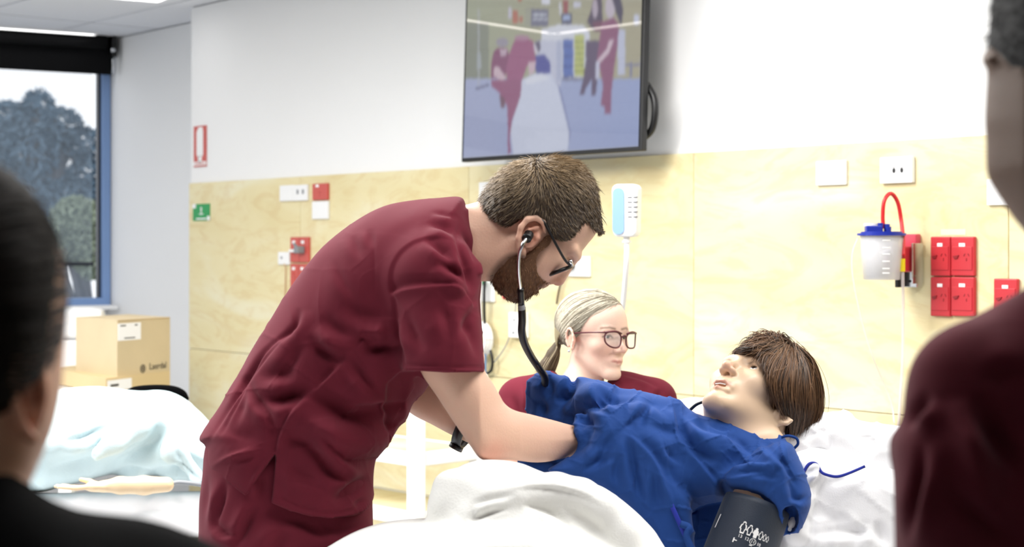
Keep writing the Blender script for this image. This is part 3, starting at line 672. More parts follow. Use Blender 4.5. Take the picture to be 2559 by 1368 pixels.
def ell(c, r, rot=None, k=1):
    c = np.array(c, float); r = np.array(r, float)
    Rm = np.eye(3) if rot is None else rot; ext = np.sqrt((Rm**2) @ (r**2))
    def fn(u, v, w):
        x, y, z = u-c[0], v-c[1], w-c[2]
        if rot is None: a, b, d = x, y, z
        else: a = Rm[0, 0]*x+Rm[1, 0]*y+Rm[2, 0]*z; b = Rm[0, 1]*x+Rm[1, 1]*y+Rm[2, 1]*z; d = Rm[0, 2]*x+Rm[1, 2]*y+Rm[2, 2]*z
        q0 = np.sqrt((a/r[0])**2+(b/r[1])**2+(d/r[2])**2); q1 = np.sqrt((a/r[0]**2)**2+(b/r[1]**2)**2+(d/r[2]**2)**2)
        return q0*(q0-1)/np.maximum(q1, 1e-6)
    return (c-ext, c+ext, fn)
def rotz(deg):      # turn in the picture plane
    a = math.radians(deg); return np.array([[math.cos(a), -math.sin(a), 0], [math.sin(a), math.cos(a), 0], [0, 0, 1]])
def cone(a, b, ra, rb, flat=1.0):
    a = np.array(a, float); b = np.array(b, float); d = b-a; L2 = d @ d; R = max(ra, rb)
    def fn(u, v, w):
        x, y, z = u-a[0], v-a[1], w-a[2]; t = np.clip((x*d[0]+y*d[1]+z*d[2])/L2, 0, 1)
        return np.sqrt((x-t*d[0])**2+(y-t*d[1])**2+((z-t*d[2])/flat)**2)-(ra+(rb-ra)*t)
    return (np.minimum(a, b)-R*max(1, flat), np.maximum(a, b)+R*max(1, flat), fn)
def chain(fld, pts, rs, k=0, kk=None, cut=False):
    rs = rs if isinstance(rs, (list, tuple, np.ndarray)) else [rs]*len(pts)
    for i in range(len(pts)-1):
        p = cone(pts[i], pts[i+1], rs[i], rs[i+1]); (fld.cut if cut else fld.add)(p, k if (i == 0 or kk is None) else kk)
def polysd(poly, X, Y):
    "signed distance in the plane, positive inside"
    d = np.full(X.shape, 1e9, np.float32); n = len(poly)
    for i in range(n):
        a = poly[i]; b = poly[(i+1) % n]; e = b-a; L = e @ e
        if L < 1e-9: continue
        t = np.clip(((X-a[0])*e[0]+(Y-a[1])*e[1])/L, 0, 1); d = np.minimum(d, (X-a[0]-t*e[0])**2+(Y-a[1]-t*e[1])**2)
    return np.where(inpoly(poly, X, Y), 1, -1)*np.sqrt(d)
def slab(poly, wc, T, R=None, smooth=4, lift=0, power=None):
    "solid with this outline, half depth T, rounded over with radius R; wc (number or function of u, v) is the mid depth"
    poly = closedline(poly, smooth) if smooth else np.array(poly, float)
    R = T if R is None else R; sc = 1.0
    wcf = wc if callable(wc) else (lambda u, v: wc+0*u)
    us = np.linspace(poly[:, 0].min(), poly[:, 0].max(), 8); vs_ = np.linspace(poly[:, 1].min(), poly[:, 1].max(), 8); UU, VV = np.meshgrid(us, vs_)
    Tf = T if callable(T) else (lambda u, v: T+0*u); tmax = float(np.max(Tf(UU, VV))); wv = wcf(UU, VV)
    lo = [poly[:, 0].min(), poly[:, 1].min(), float(wv.min())-tmax]; hi = [poly[:, 0].max(), poly[:, 1].max(), float(wv.max())+tmax]
    def fn(u, v, w):
        U, V = np.broadcast_arrays(u[:, :, 0], v[:, :, 0]); s = polysd(poly, U.astype(float), V.astype(float))
        TT = Tf(U, V); k = np.clip(TT/R, .05, 4)                       # depth scale so the rim closes as an ellipse
        d2 = (-s+R)[:, :, None]; W = np.abs(w-wcf(U, V)[:, :, None])/k[:, :, None]
        a = np.maximum(d2, 0); f = np.sqrt(a*a+W*W)-R
        return np.where(d2 > 0, f, W-R)*np.minimum(1, k[:, :, None]**.5)
    return (lo, hi, fn)
def seg2(V, pts, closed=False):
    "distance, signed side and run of the nearest place on a drawn line"
    P2 = np.array([p[:2] for p in pts], float); best = np.full(len(V), 1e9); sd = np.zeros(len(V)); run = np.zeros(len(V)); L = 0; tot = sum(np.linalg.norm(P2[i+1]-P2[i]) for i in range(len(P2)-1))
    for i in range(len(P2)-1):
        a, b = P2[i], P2[i+1]; e = b-a; l = np.linalg.norm(e)
        if l < 1e-6: continue
        t = np.clip(((V[:, 0]-a[0])*e[0]+(V[:, 1]-a[1])*e[1])/l/l, 0, 1); dx = V[:, 0]-a[0]-t*e[0]; dy = V[:, 1]-a[1]-t*e[1]; d = np.hypot(dx, dy)
        m_ = d < best; best[m_] = d[m_]; sd[m_] = ((dx*-e[1]+dy*e[0])/l)[m_]; run[m_] = ((L+t*l)/tot)[m_]; L += l
    return best, np.where(sd < 0, -1, 1)*best, run
def crease(V, N, pts, width, depth, kind='fold', front=True, taper=.4):
    """folds of cloth: pushes the surface along its normals beside a drawn line.
    fold: groove with a soft ridge on one side; ridge: raised; groove: sunk; step: one side stands higher (overlapping cloth)"""
    L = smoothline(pts, 4) if len(pts) > 2 else [np.array(p, float) for p in pts]
    a = np.array([p[:2] for p in L]); m = width*4
    sel = (V[:, 0] > a[:, 0].min()-m) & (V[:, 0] < a[:, 0].max()+m) & (V[:, 1] > a[:, 1].min()-m) & (V[:, 1] < a[:, 1].max()+m)
    if front is True: sel &= N[:, 2] < .15
    elif front == 'back': sel &= N[:, 2] > -.15
    ix = np.where(sel)[0]
    if not len(ix): return V
    d, s, run = seg2(V[ix], L); tp = np.clip(np.minimum(run, 1-run)/taper, 0, 1) if taper > 0 else 1
    g = lambda x: np.exp(-x*x)
    if kind == 'fold': f = -g(s/width)*.9+.6*g((s-2.1*width)/(1.7*width))
    elif kind == 'fold-': f = -g(s/width)*.9+.6*g((s+2.1*width)/(1.7*width))
    elif kind == 'ridge': f = g(d/width)
    elif kind == 'groove': f = -g(d/width)
    elif kind == 'step': f = .5*np.tanh(s/(width*.35))*g(s/(width*3))
    elif kind == 'step-': f = -.5*np.tanh(s/(width*.35))*g(s/(width*3))
    V = V.copy(); V[ix] += N[ix]*(depth*f*tp)[:, None]*np.clip(-N[ix, 2]*2+.4, .15, 1)[:, None] if front is True else N[ix]*(depth*f*tp)[:, None]
    return V
def folds(V, Fc, lst, it=0):
    N = normals(V, Fc)
    for q in lst: V = crease(V, N, *q)
    if it: V = relax(V, Fc, it)
    return V
def wob(V, N, amp, sc, seed=0):
    "broad uneven swelling"
    r = np.random.default_rng(seed); f = np.zeros(len(V))
    for _ in range(10):
        k = r.normal(size=3)/sc; f += np.sin(V @ k+r.uniform(0, 6.28))
    return V+N*(amp*f/3.2)[:, None]
def crumple(V, N, amp, n, width, seed=0, squash=(1, 1, .4), mask=None):
    "fine network of crisp creases, as in washed cotton"
    r = np.random.default_rng(seed); sq = np.array(squash); lo, hi = V.min(0), V.max(0); S = (lo+r.uniform(0, 1, (n, 3))*(hi-lo))*sq; W_q = V*sq+6*np.sin(V[:, [1, 2, 0]]/37.)
    d1 = np.full(len(V), 1e9); d2 = np.full(len(V), 1e9); h = np.zeros(len(V)); hs_ = r.normal(0, 1, n)
    for i in range(n):
        d = np.sqrt(((W_q-S[i])**2).sum(1)); c = d < d1; d2 = np.where(c, d1, np.minimum(d2, d)); d1 = np.where(c, d, d1); h = np.where(c, hs_[i], h)
    f = np.exp(-(d2-d1)/width)*(.7+.5*np.sin(h*9))-.25
    if mask is not None: f = f*mask(V)
    return V+N*(amp*f)[:, None]
def toworld(V, D):
    d = D*(1+V[:, 2]/F); return np.stack([(V[:, 0]-CX)/F*d, d, EYE-(V[:, 1]-CY)/F*d], 1)
def Q(u, v, w, D): d = D*(1+w/F); return Vector(((u-CX)/F*d, d, EYE-(v-CY)/F*d))
def surf(name, V, Fc, D, m, parent=None, col=None, origin=None, world=True):
    Wd = toworld(V, D) if world else V
    Wd = Wd.astype(np.float32); me = bpy.data.meshes.new(name)
    if origin is not None: Wd = Wd-np.array(origin, np.float32)
    me.vertices.add(len(Wd)); me.vertices.foreach_set('co', Wd.ravel()); n = len(Fc)
    me.loops.add(n*4); me.loops.foreach_set('vertex_index', Fc.astype(np.int32).ravel())
    me.polygons.add(n); me.polygons.foreach_set('loop_start', np.arange(0, n*4, 4, dtype=np.int32)); me.polygons.foreach_set('use_smooth', np.ones(n, bool))
    me.update(); me.validate()
    if col is not None:
        a = me.color_attributes.new('tint', 'FLOAT_COLOR', 'POINT'); a.data.foreach_set('color', np.concatenate([col, np.ones((len(col), 1))], 1).astype(np.float32).ravel())
    o = link(name, me, m, parent)
    if origin is not None and parent is None: o.location = origin
    return o
def strands(name, lines, r, D, m, parent=None, taper=True, world=True, col=None):
    "hair: thin three sided tubes; lines = array (n, k, 3)"
    L = np.asarray(lines, float); n, k, _ = L.shape
    if world: L = toworld(L.reshape(-1, 3), D).reshape(n, k, 3)
    T = np.gradient(L, axis=1); T /= np.maximum(np.linalg.norm(T, axis=2, keepdims=True), 1e-9)
    up = np.array([.3, -.9, .31]); A = np.cross(T, up); A /= np.maximum(np.linalg.norm(A, axis=2, keepdims=True), 1e-9); B = np.cross(T, A)
    rad = np.broadcast_to(np.asarray(r, float).reshape(-1, 1) if np.ndim(r) else r, (n, k)).copy()
    if taper: rad = rad*np.interp(np.arange(k)/(k-1), [0, .15, .7, 1], [.7, 1, .8, .12])[None]
    vs_ = np.stack([L+(A*math.cos(a)+B*math.sin(a))*rad[:, :, None] for a in (0, 2.094, 4.189)], 2).reshape(-1, 3)
    b = (np.arange(n)*k*3)[:, None, None]; i = (np.arange(k-1)*3)[None, :, None]; j = np.arange(3)[None, None, :]; j2 = (j+1) % 3
    f = np.stack([b+i+j, b+i+j2, b+i+3+j2, b+i+3+j], -1).reshape(-1, 4)
    c_ = None
    if col is not None: c_ = np.repeat(np.asarray(col), k*3, axis=0)
    return surf(name, vs_, f, D, m, parent, c_, None, False)
# ---------------------------------------------------------------- a human head in its own frame: x to its left, y forward, z up, chin 0, crown 1
def head_prims(fld, o, B, S, male=False, lid=.019, mouth=.0, k0=.06, nose=1.0, ears=(1, -1), neck=True, wide=1.0, jaw=1.0, facew=1.0, lips=1.0):
    o = np.array(o, float); B = np.array(B, float)            # columns: head x, y, z axes in u, v, w
    def T(p): return o+B @ (np.array(p, float)*S)
    def E(c, r, k, cut=False): (fld.cut if cut else fld.add)(ell(T(c), np.array(r)*S, B), k*S)
    def Cn(a, b, ra, rb, k, cut=False): (fld.cut if cut else fld.add)(cone(T(a), T(b), ra*S, rb*S), k*S)
    E((0, -.08, .66), (.335*wide, .41, .34), 0); E((0, .10, .62), (.27*wide, .26, .30), .1)
    E((0, .13, .40), (.245*facew, .24, .30), .1); E((0, .12, .22), (.20*jaw, .20, .17), .1)
    for s in (1, -1):
        Cn((s*.235*jaw, -.03, .30), (s*.07, .28, .075), .07, .06, .08)
        E((s*.17*facew, .225, .40), (.095, .10, .085), .08); E((s*.10, .305, .575), (.12, .05, .04), .06)
    E((0, .305, .085), (.085, .075, .065), .06)
    E((0, .33, .235), (.10, .055, .075), .06)
    for s in (1, -1):
        E((s*.135, .405, .505), (.085, .075, .05), .05, True)
    Cn((0, .325, .545), (0, .435*1, .385), .026, .036, .045); E((0, .44*nose+.0, .365), (.042, .045, .036), .03)
    for s in (1, -1): E((s*.052, .395, .352), (.032, .045, .028), .022); E((s*.026, .415, .325), (.015, .022, .012), .008, True)
    for s in (1, -1):                                            # lids
        c = np.array([s*.135, .275, .505]); R = .062
        E(c, (R, R, R), .012)
    for s in (1, -1):
        c = np.array([s*.135, .275, .505])
        E(c+np.array([s*.004, .075, -.001]), (.052, .055, lid), .006, True); 
    # mouth
    up = .238; 
    pts = [(-.095, .335, up-.018), (-.035, .385, up), (0, .385, up-.006), (.035, .385, up), (.095, .335, up-.018)]
    for a, b in zip(pts, pts[1:]): Cn(a, b, .013*lips, .017*lips, .012)
    dn = up-.036-mouth
    pts = [(-.08, .335, dn+.01), (0, .382-mouth*.3, dn-.004), (.08, .335, dn+.01)]
    for a, b in zip(pts, pts[1:]): Cn(a, b, .016*lips, .02*lips, .014)
    if mouth > 0: E((0, .365, (up+dn)/2-.002), (.06, .07, mouth*.5), .006, True)
    else: 
        Cn((-.09, .36, up-.021), (0, .415, up-.021), .004, .004, .006, True); Cn((0, .415, up-.021), (.09, .36, up-.021), .004, .004, .006, True)
    for s in ears:
        a = np.array([s*.325*wide, -.035, .44]); t = np.linspace(-.6, 4.2, 10)
        pts = [a+np.array([s*(.012+.03*math.sin(max(0, q)/3)), -.045-.075*math.cos(q-.5)*.9+.02, .02+.115*math.sin(q-.3)]) for q in t]
        E(a+np.array([-s*.01, -.03, .0]), (.02, .06, .09), .02)
        for p_, q_ in zip(pts, pts[1:]): Cn(p_, q_, .014, .014, .012)
        E(a+np.array([s*.01, .005, -.085]), (.018, .028, .035), .02)
        E(a+np.array([s*.03, -.015, 0]), (.02, .03, .045), .015, True)
    return T
def eyes(T, S, D, B, parent, iris='#4a5a50', look=(0, 1, 0), which=(1, -1), rad=.052, ir=.47):
    for s in which:
        c = T((s*.135, .275, .505)); r_ = rad*S
        u_, v_ = np.meshgrid(np.linspace(0, math.pi, 25), np.linspace(0, 2*math.pi, 33), indexing='ij')
        dl = np.array(look, float); dl /= np.linalg.norm(dl); g = B @ dl
        a = np.cross(g, [0, 0, 1.]); a /= np.linalg.norm(a); b = np.cross(g, a)
        nv = (np.cos(u_)[..., None]*g+np.sin(u_)[..., None]*(np.cos(v_)[..., None]*a+np.sin(v_)[..., None]*b)); V = c+nv.reshape(-1, 3)*r_
        ang = u_.ravel(); colr = np.where((ang < .2)[:, None], C('#060606'), np.where((ang < ir)[:, None], C(iris), C('#e8e4e2')))
        idx = np.arange(25*33).reshape(25, 33); Fq = np.stack([idx[:-1, :-1], idx[1:, :-1], idx[1:, 1:], idx[:-1, 1:]], -1).reshape(-1, 4)
        surf('eye', V, Fq, D, M['eye'], parent, colr)
M['eye'] = mat('eye', '#ffffff', .12, vcol='tint', coat=.5)
def skin(name, rough=.5): return mat(name, '#ffffff', rough, vcol='tint', bump=(260, .12), spec=.35, sss=.12)
M['skin'] = skin('skin'); M['skinplastic'] = mat('vinyl skin', '#ffffff', .38, vcol='tint', spec=.45)
def tint(V, base, marks=()):
    c = np.tile(C(base), (len(V), 1))
    for kind, a, h, w_ in marks:                       # soft patches of skin colour
        if kind == 'line': d, _, _ = seg2(V, a[0]); k = np.exp(-(d/a[1])**4)
        else: cc, r_ = np.array(a[0], float), np.array(a[1], float); k = np.exp(-np.sum(((V-cc)/r_)**2, 1)**1.5)
        k = (k*w_)[:, None]; c = c*(1-k)+C(h)*k
    return c
def fabric(name, colr, rough=.85, sheen=.25, wv=900, amt=.03, bumps=.15, spec=.2):
    m = mat(name, colr, rough, spec=spec, sheen=sheen, noise=(14, amt), bump=(wv, bumps)); return m
M['maroon'] = fabric('maroon scrub cotton', '#66202e', .9, .04, 1100, .04, .1, .15); M['maroon2'] = fabric('dark maroon scrub cotton', '#521622', .9, .04)
M['bluegown'] = fabric('blue gown cloth', '#214588', .8, .05, 700, .05, .1, .2); M['bluetie'] = fabric('navy gown tie', '#26349a', .6)
M['whiteblanket'] = fabric('white cotton blanket', '#f8f8f4', .95, .1, 260, .01, .2); M['sheet'] = fabric('white sheet', '#f5f5f7', .85, .1, 400, .01, .1)
M['paleblanket'] = fabric('pale blue blanket', '#c4d8dd', .95, .2, 200, .02, .3)
# ---------------------------------------------------------------- the bending man
DM = 2.78
def in_reg(poly, u, v): return inpoly(np.array(poly, float), u, v)
man_base = Q(720, CY, 0, DM); man_base.z = 0
f = Fld((990, 380, -330), (1570, 1200, 330), 3.4)
fw = lambda u, v: 0*u
# skull and face from the profile
f.add(slab([(1212, 500), (1230, 465), (1262, 432), (1300, 410), (1350, 400), (1400, 402), (1440, 420), (1466, 455), (1480, 500), (1486, 545), (1484, 580), (1440, 600), (1380, 612), (1310, 612), (1250, 570)], 0, 104, 100))
f.add(slab([(1330, 470), (1440, 460), (1484, 520), (1485, 578), (1470, 608), (1452, 632), (1440, 650), (1425, 662), (1408, 676), (1390, 694), (1372, 706), (1358, 716), (1345, 716), (1340, 727), (1326, 732), (1314, 742), (1294, 746), (1272, 738), (1250, 718), (1236, 690), (1250, 640), (1290, 580)], 0, lambda u, v: 88-np.clip((v-600)/150, 0, 1)*14, 62), 24)
f.add(cone((1430, 652, 0), (1398, 698, 0), 11, 15), 16); f.add(ell((1393, 703, 0), (13, 11, 17)), 8)
for s in (-1, 1): f.add(ell((1378, 703, s*17), (13, 9, 10)), 8); f.cut(ell((1384, 712, s*10), (7, 5, 5)), 3)
for s in (-1, 1):
    f.cut(ell((1432, 668, s*50), (26, 20, 26), rotz(35)), 22); f.add(ell((1408, 662, s*46), (19, 19, 17)), 8)
    f.add(cone((1440, 640, s*20), (1432, 622, s*66), 13, 10), 14); f.add(ell((1372, 648, s*62), (34, 30, 22)), 20)
f.add(cone((1356, 712, -22), (1362, 712, 22), 8, 8), 8); f.add(cone((1340, 722, -20), (1340, 722, 20), 7, 7), 6)
# neck
f.add(slab([(1120, 520), (1165, 512), (1230, 500), (1300, 530), (1330, 620), (1290, 690), (1240, 700), (1200, 704), (1160, 700), (1120, 640)], 0, 82, 80), 26)
for s in (-1, 1): f.add(cone((1285, 610, s*66), (1180, 690, s*30), 20, 22), 16)
# ears
for s in (-1, 1):
    w0 = s*103
    f.add(ell((1325, 585, w0*.97), (28, 36, 10), rotz(18)), 8)
    hel = [(1362, 580, w0+s*2), (1358, 556, w0+s*9), (1340, 545, w0+s*13), (1318, 548, w0+s*15), (1302, 568, w0+s*16), (1296, 595, w0+s*14), (1299, 620, w0+s*8), (1308, 640, w0+s*2)]
    chain(f, hel, [5, 6.5, 7, 7.5, 7.5, 7.5, 7.5, 7], 5)
    f.cut(ell((1330, 578, w0+s*8), (19, 20, 7), rotz(15)), 5); chain(f, [(1345, 568, w0+s*6), (1322, 575, w0+s*8), (1312, 600, w0+s*8)], 4.5, 4)
    f.add(ell((1306, 630, w0+s*4), (10, 13, 7)), 5); f.add(ell((1344, 595, w0+s*4), (8, 9, 6)), 5); f.cut(ell((1326, 596, w0+s*6), (9, 9, 12)), 4)
# near arm
arm = [(1046, 870), (1051, 928), (1094, 994), (1141, 1066), (1180, 1122), (1199, 1146), (1225, 1153), (1273, 1150), (1344, 1157), (1409, 1146), (1470, 1120), (1500, 1105), (1500, 1066), (1444, 1066), (1380, 1050), (1326, 1036), (1286, 1026), (1262, 1010), (1248, 987), (1232, 959), (1211, 925), (1196, 870)]
f.add(slab(arm, lambda u, v: np.interp(u, [1040, 1200, 1300, 1420, 1500], [-262, -240, -130, 60, 150]).astype(float), 66, 62))
# near hand, going under the gown
hb = np.array((1500, 1085, 140.))
f.add(ell(hb+[22, 0, 8], (46, 22, 40)), 16)
for i, (dz, L) in enumerate(((-30, 52), (-11, 60), (9, 58), (28, 46))): chain(f, [hb+[52, 0, 8+dz], hb+[52+L*.5, 8, 12+dz], hb+[52+L, 26, 14+dz]], [10, 9, 8], 4)
chain(f, [hb+[0, 4, -34], hb+[30, 14, -52], hb+[58, 22, -50]], [12, 10, 9], 6)
# far arm
f.add(slab([(1000, 900), (980, 985), (1024, 1032), (1076, 1060), (1137, 1092), (1200, 1118), (1300, 1140), (1310, 1085), (1220, 1050), (1150, 1010), (1100, 960), (1060, 900)], lambda u, v: np.interp(u, [980, 1130, 1300], [255, 235, 160]).astype(float), 50, 46))
hb = np.array((1320, 1112, 150.))
f.add(ell(hb+[24, 2, 0], (46, 20, 40)), 16)
for i, (dz, L) in enumerate(((-28, 52), (-10, 60), (9, 56), (27, 44))): chain(f, [hb+[54, 2, dz], hb+[54+L*.5, 8, dz], hb+[54+L, 24, dz]], [10, 9, 8], 4)
chain(f, [hb+[0, 4, -30], hb+[34, 12, -50], hb+[60, 20, -50]], [12, 10, 9], 6)
V, Fc = f.mesh(2)
skm = [('e', ((1330, 590, -110), (36, 44, 30)), '#dd9078', .55), ('e', ((1392, 705, 0), (18, 14, 30)), '#c98474', .6), ('e', ((1228, 1135, -250), (50, 36, 70)), '#dd9a86', .55), ('e', ((1180, 560, 0), (60, 60, 110)), '#f0c8b0', .5), ('e', ((1344, 722, 0), (12, 6, 30)), '#b86a60', .8)]
colm = tint(V, '#dcb39c', skm)
n1 = normals(V, Fc)
def beardmask(V):
    "where the beard grows, 0..1"
    jaw_ = [(1366, 575), (1378, 600), (1350, 650), (1338, 676), (1352, 700), (1364, 712), (1346, 735), (1300, 765), (1240, 725), (1220, 690), (1262, 640), (1300, 634), (1330, 628), (1345, 605)]
    sd = polysd(closedline(jaw_, 3), V[:, 0][None], V[:, 1][None])[0]; lip = np.exp(-(((V[:, 0]-1345)/12)**2+((V[:, 1]-722)/5)**2+(V[:, 2]/24)**2))
    return np.clip(sd/14+.5, 0, 1)*(1-lip)
bm_ = beardmask(V)[:, None]*.8*(V[:, 1] < 800)[:, None]*(V[:, 0] > 1200)[:, None]; colm = colm*(1-bm_)+C('#5a4030')*bm_
scalp = polysd(closedline([(1205, 500), (1240, 440), (1320, 392), (1400, 385), (1470, 430), (1500, 520), (1500, 575), (1476, 566), (1462, 553), (1440, 580), (1418, 600), (1392, 600), (1372, 585), (1362, 556), (1330, 540), (1300, 548), (1266, 566), (1240, 552), (1215, 530)], 3), V[:, 0][None], V[:, 1][None])[0]
sm_ = (np.clip(scalp/10+.5, 0, 1)*.85*(V[:, 1] < 620))[:, None]; colm = colm*(1-sm_)+C('#4a3a2c')*sm_
man = surf('person', V, Fc, DM, M['skin'], None, colm, man_base)
tag(man, 'man in maroon scrubs with glasses and a brown beard bending over the bed', 'person')
# ---- scrub top
outl = [(1150, 494), (1163, 512), (1180, 560), (1196, 620), (1203, 668), (1198, 715), (1185, 780), (1130, 860), (1075, 960), (1034, 1010), (1018, 1048), (996, 1068), (958, 1120), (938, 1160), (934, 1250), (936, 1420), (500, 1420), (508, 1180), (512, 1118), (498, 1092), (560, 1000), (600, 930), (640, 858), (700, 760), (765, 664), (820, 602), (890, 550), (960, 516), (1040, 500), (1100, 496)]
f = Fld((480, 470, -380), (1235, 1345, 384), 4.6)
Tt = lambda u, v: np.interp(u+ .35*(v-700), [560, 800, 1000, 1150, 1210], [218, 215, 250, 240, 110]).astype(float)
f.add(slab(outl, 0, Tt, 150, 4))
for s in (-1, 1):
    f.add(ell((1085, 690, s*205), (112, 95, 100)), 50); f.add(cone((1085, 700, s*222), (1107, 900, s*262), 108, 104, 1.0), 36); f.add(cone((1107, 900, s*262), (1110, 990, s*262), 104, 104), 0)
def cutreg(fn, lo, hi): return (np.array(lo, float), np.array(hi, float), fn)
# sleeves end in a hem, body ends in a hem with a side slit
f.cut(cutreg(lambda u, v, w: -(v-(929+.03*(u-1100)))+0*u+0*w+np.maximum(0, 195-np.abs(w))*1.0+np.maximum(0, 1000-u)*1.0, (985, 900, -380), (1235, 1120, 400)), 0)
for s in (-1, 1): f.cut(cone((1113, 1000, s*262), (1115, 1090, s*262), 91, 91), 0)
hem = np.array([(480, 400), (1300, 400), (1300, 900), (960, 1160), (938, 1244), (905, 1280), (880, 1292), (824, 1300), (760, 1290), (718, 1275), (677, 1258), (684, 1190), (689, 1134), (655, 1180), (630, 1215), (616, 1242), (570, 1208), (526, 1170), (513, 1118), (480, 1090)], float)
hemr = lambda u, v, w: -polysd(hem, *np.broadcast_arrays(u[:, :, 0].astype(float), v[:, :, 0].astype(float)))[:, :, None]+0*w
sl = f.sub((480, 1085, -380), (1235, 1345, 300), 0); g = hemr(f.ax[0][sl[0]][:, None, None], f.ax[1][sl[1]][None, :, None], f.ax[2][sl[2]][None, None, :]); f.D[sl] = np.maximum(f.D[sl], g)
inner = slab([(x, y) for x, y in outl], 0, lambda u, v: Tt(u, v)-13, 150, 4)
def innercut(u, v, w): return np.maximum(inner[2](u, v, w)+9, 1150-v+0*u+0*w+.1*np.abs(w))
f.cut((inner[0], inner[1], innercut), 0)
V, Fc = f.mesh(2)
G, Rg = 'groove', 'ridge'
tf = [
 ([(973, 737), (1006, 721), (1055, 714), (1105, 714), (1140, 719), (1168, 738), (1186, 768)], 7, 9, 'step', True, .05),
 ([(932, 560), (934, 640), (936, 740)], 4, 4, G), ([(921, 571), (926, 600), (930, 620)], 7, 9, 'fold'),
 ([(836, 648), (850, 690), (868, 722), (890, 752)], 9, 9, 'fold'), ([(880, 590), (890, 620), (902, 650)], 9, 8, 'fold'),
 ([(1060, 594), (1100, 622), (1140, 662)], 9, 12, 'fold'), ([(1090, 652), (1130, 678), (1180, 716)], 11, 18, 'fold'), ([(1066, 560), (1110, 570), (1145, 600)], 8, 9, 'fold'),
 ([(1140, 618), (1165, 668), (1186, 735)], 12, 20, 'fold'), ([(1148, 575), (1176, 612), (1190, 660)], 7, 9, G), ([(1075, 532), (1110, 535), (1150, 545)], 6, 5, 'fold'), ([(1150, 560), (1140, 590), (1150, 630), (1170, 690)], 6, 6, 'fold'),
 ([(1166, 520), (1185, 575), (1199, 640), (1200, 690)], 6, 7, Rg, True, .02),
 ([(770, 840), (795, 868), (824, 888), (866, 902)], 12, 16, 'fold-'), ([(905, 862), (950, 872), (998, 862)], 14, 24, 'fold-'), ([(880, 840), (920, 848), (985, 840)], 9, 9, 'fold-'), ([(870, 886), (900, 850), (925, 830)], 4, 5, G),
 ([(864, 894), (836, 925), (800, 962), (768, 988)], 7, 14, 'step-'), ([(760, 992), (735, 1030), (712, 1062), (697, 1095), (690, 1130)], 5, 10, 'step-', True, .05),
 ([(866, 900), (900, 940), (935, 975), (965, 990)], 9, 10, 'fold'),
 ([(645, 990), (690, 1000), (730, 994), (782, 976)], 15, 22, 'fold'), ([(640, 950), (690, 935), (740, 940)], 18, 12, 'fold'),
 ([(770, 990), (820, 1020), (870, 1046), (930, 1052), (1005, 1036)], 20, 36, 'fold'), ([(840, 1008), (900, 1020), (960, 1018), (1026, 1004)], 8, 12, 'fold'),
 ([(704, 1090), (760, 1106), (800, 1140), (830, 1176), (870, 1198), (918, 1206)], 15, 26, 'fold-'), ([(748, 1074), (800, 1092), (850, 1130), (890, 1165), (918, 1190)], 13, 18, 'fold'),
 ([(832, 1258), (860, 1238), (890, 1218), (928, 1196)], 15, 18, 'fold-'), ([(884, 1272), (900, 1260), (912, 1245)], 9, 6, 'fold'),
 ([(612, 935), (628, 975), (650, 1012), (678, 1050), (684, 1100)], 9, 12, 'fold'), ([(600, 940), (606, 1000), (585, 1070)], 10, 8, 'fold'),
 ([(690, 1200), (750, 1206), (790, 1218), (830, 1236)], 3, 3, G), ([(528, 1170), (560, 1152), (610, 1134), (672, 1122)], 6, 7, Rg), ([(590, 1160), (620, 1150), (640, 1138)], 4, 4, 'fold'), ([(618, 1236), (640, 1190), (680, 1140)], 5, 5, Rg),
 ([(518, 1108), (560, 1035), (612, 945), (660, 878), (722, 830), (745, 800)], 5, 8, G), ([(545, 1100), (585, 1020), (630, 935), (690, 870), (735, 838)], 5, 6, G), ([(690, 860), (735, 820), (750, 770)], 8, 9, 'fold'),
 ([(620, 1235), (600, 1222), (560, 1192)], 4, 3, G), ([(760, 860), (730, 900), (700, 960)], 12, 9, 'fold'), ([(985, 770), (990, 830), (1003, 880), (1010, 920)], 8, 12, G), ([(1010, 780), (1030, 830), (1060, 880)], 12, 10, 'fold'), ([(1150, 780), (1175, 830), (1200, 900)], 12, 9, 'fold'),
 ([(1195, 770), (1170, 800), (1150, 850)], 10, 8, 'fold'), ([(1090, 760), (1120, 800), (1130, 860)], 14, 7, 'fold'), ([(1010, 912), (1100, 916), (1208, 920)], 3, 3, G, True, .02),
 ([(700, 1245), (760, 1270), (830, 1284), (890, 1274)], 3, 3, G, True, .02), ([(850, 760), (900, 790), (960, 800)], 16, 8, 'fold'), ([(800, 790), (850, 830), (900, 840)], 14, 8, 'fold'), ([(720, 1150), (740, 1180), (800, 1210)], 12, 7, 'fold'), ([(560, 1060), (600, 1090), (660, 1100)], 20, 8, 'fold'),
]
V = folds(V, Fc, [(q[0], q[1]*(1.15 if q[3].startswith('fold') else 1), q[2]*(.62 if q[0][0][1] < 680 and q[0][0][0] < 1000 else 1.5))+tuple(q[3:]) for q in tf]); V = relax(V, Fc, 1); V = wob(V, normals(V, Fc), 1.6, 45, 2); V = crumple(V, normals(V, Fc), 2.2, 90, 9, 3, mask=lambda V: np.clip((V[:, 1]-560)/250, .25, 1))
surf('scrub_top', V, Fc, DM, M['maroon'], man, None, man_base)
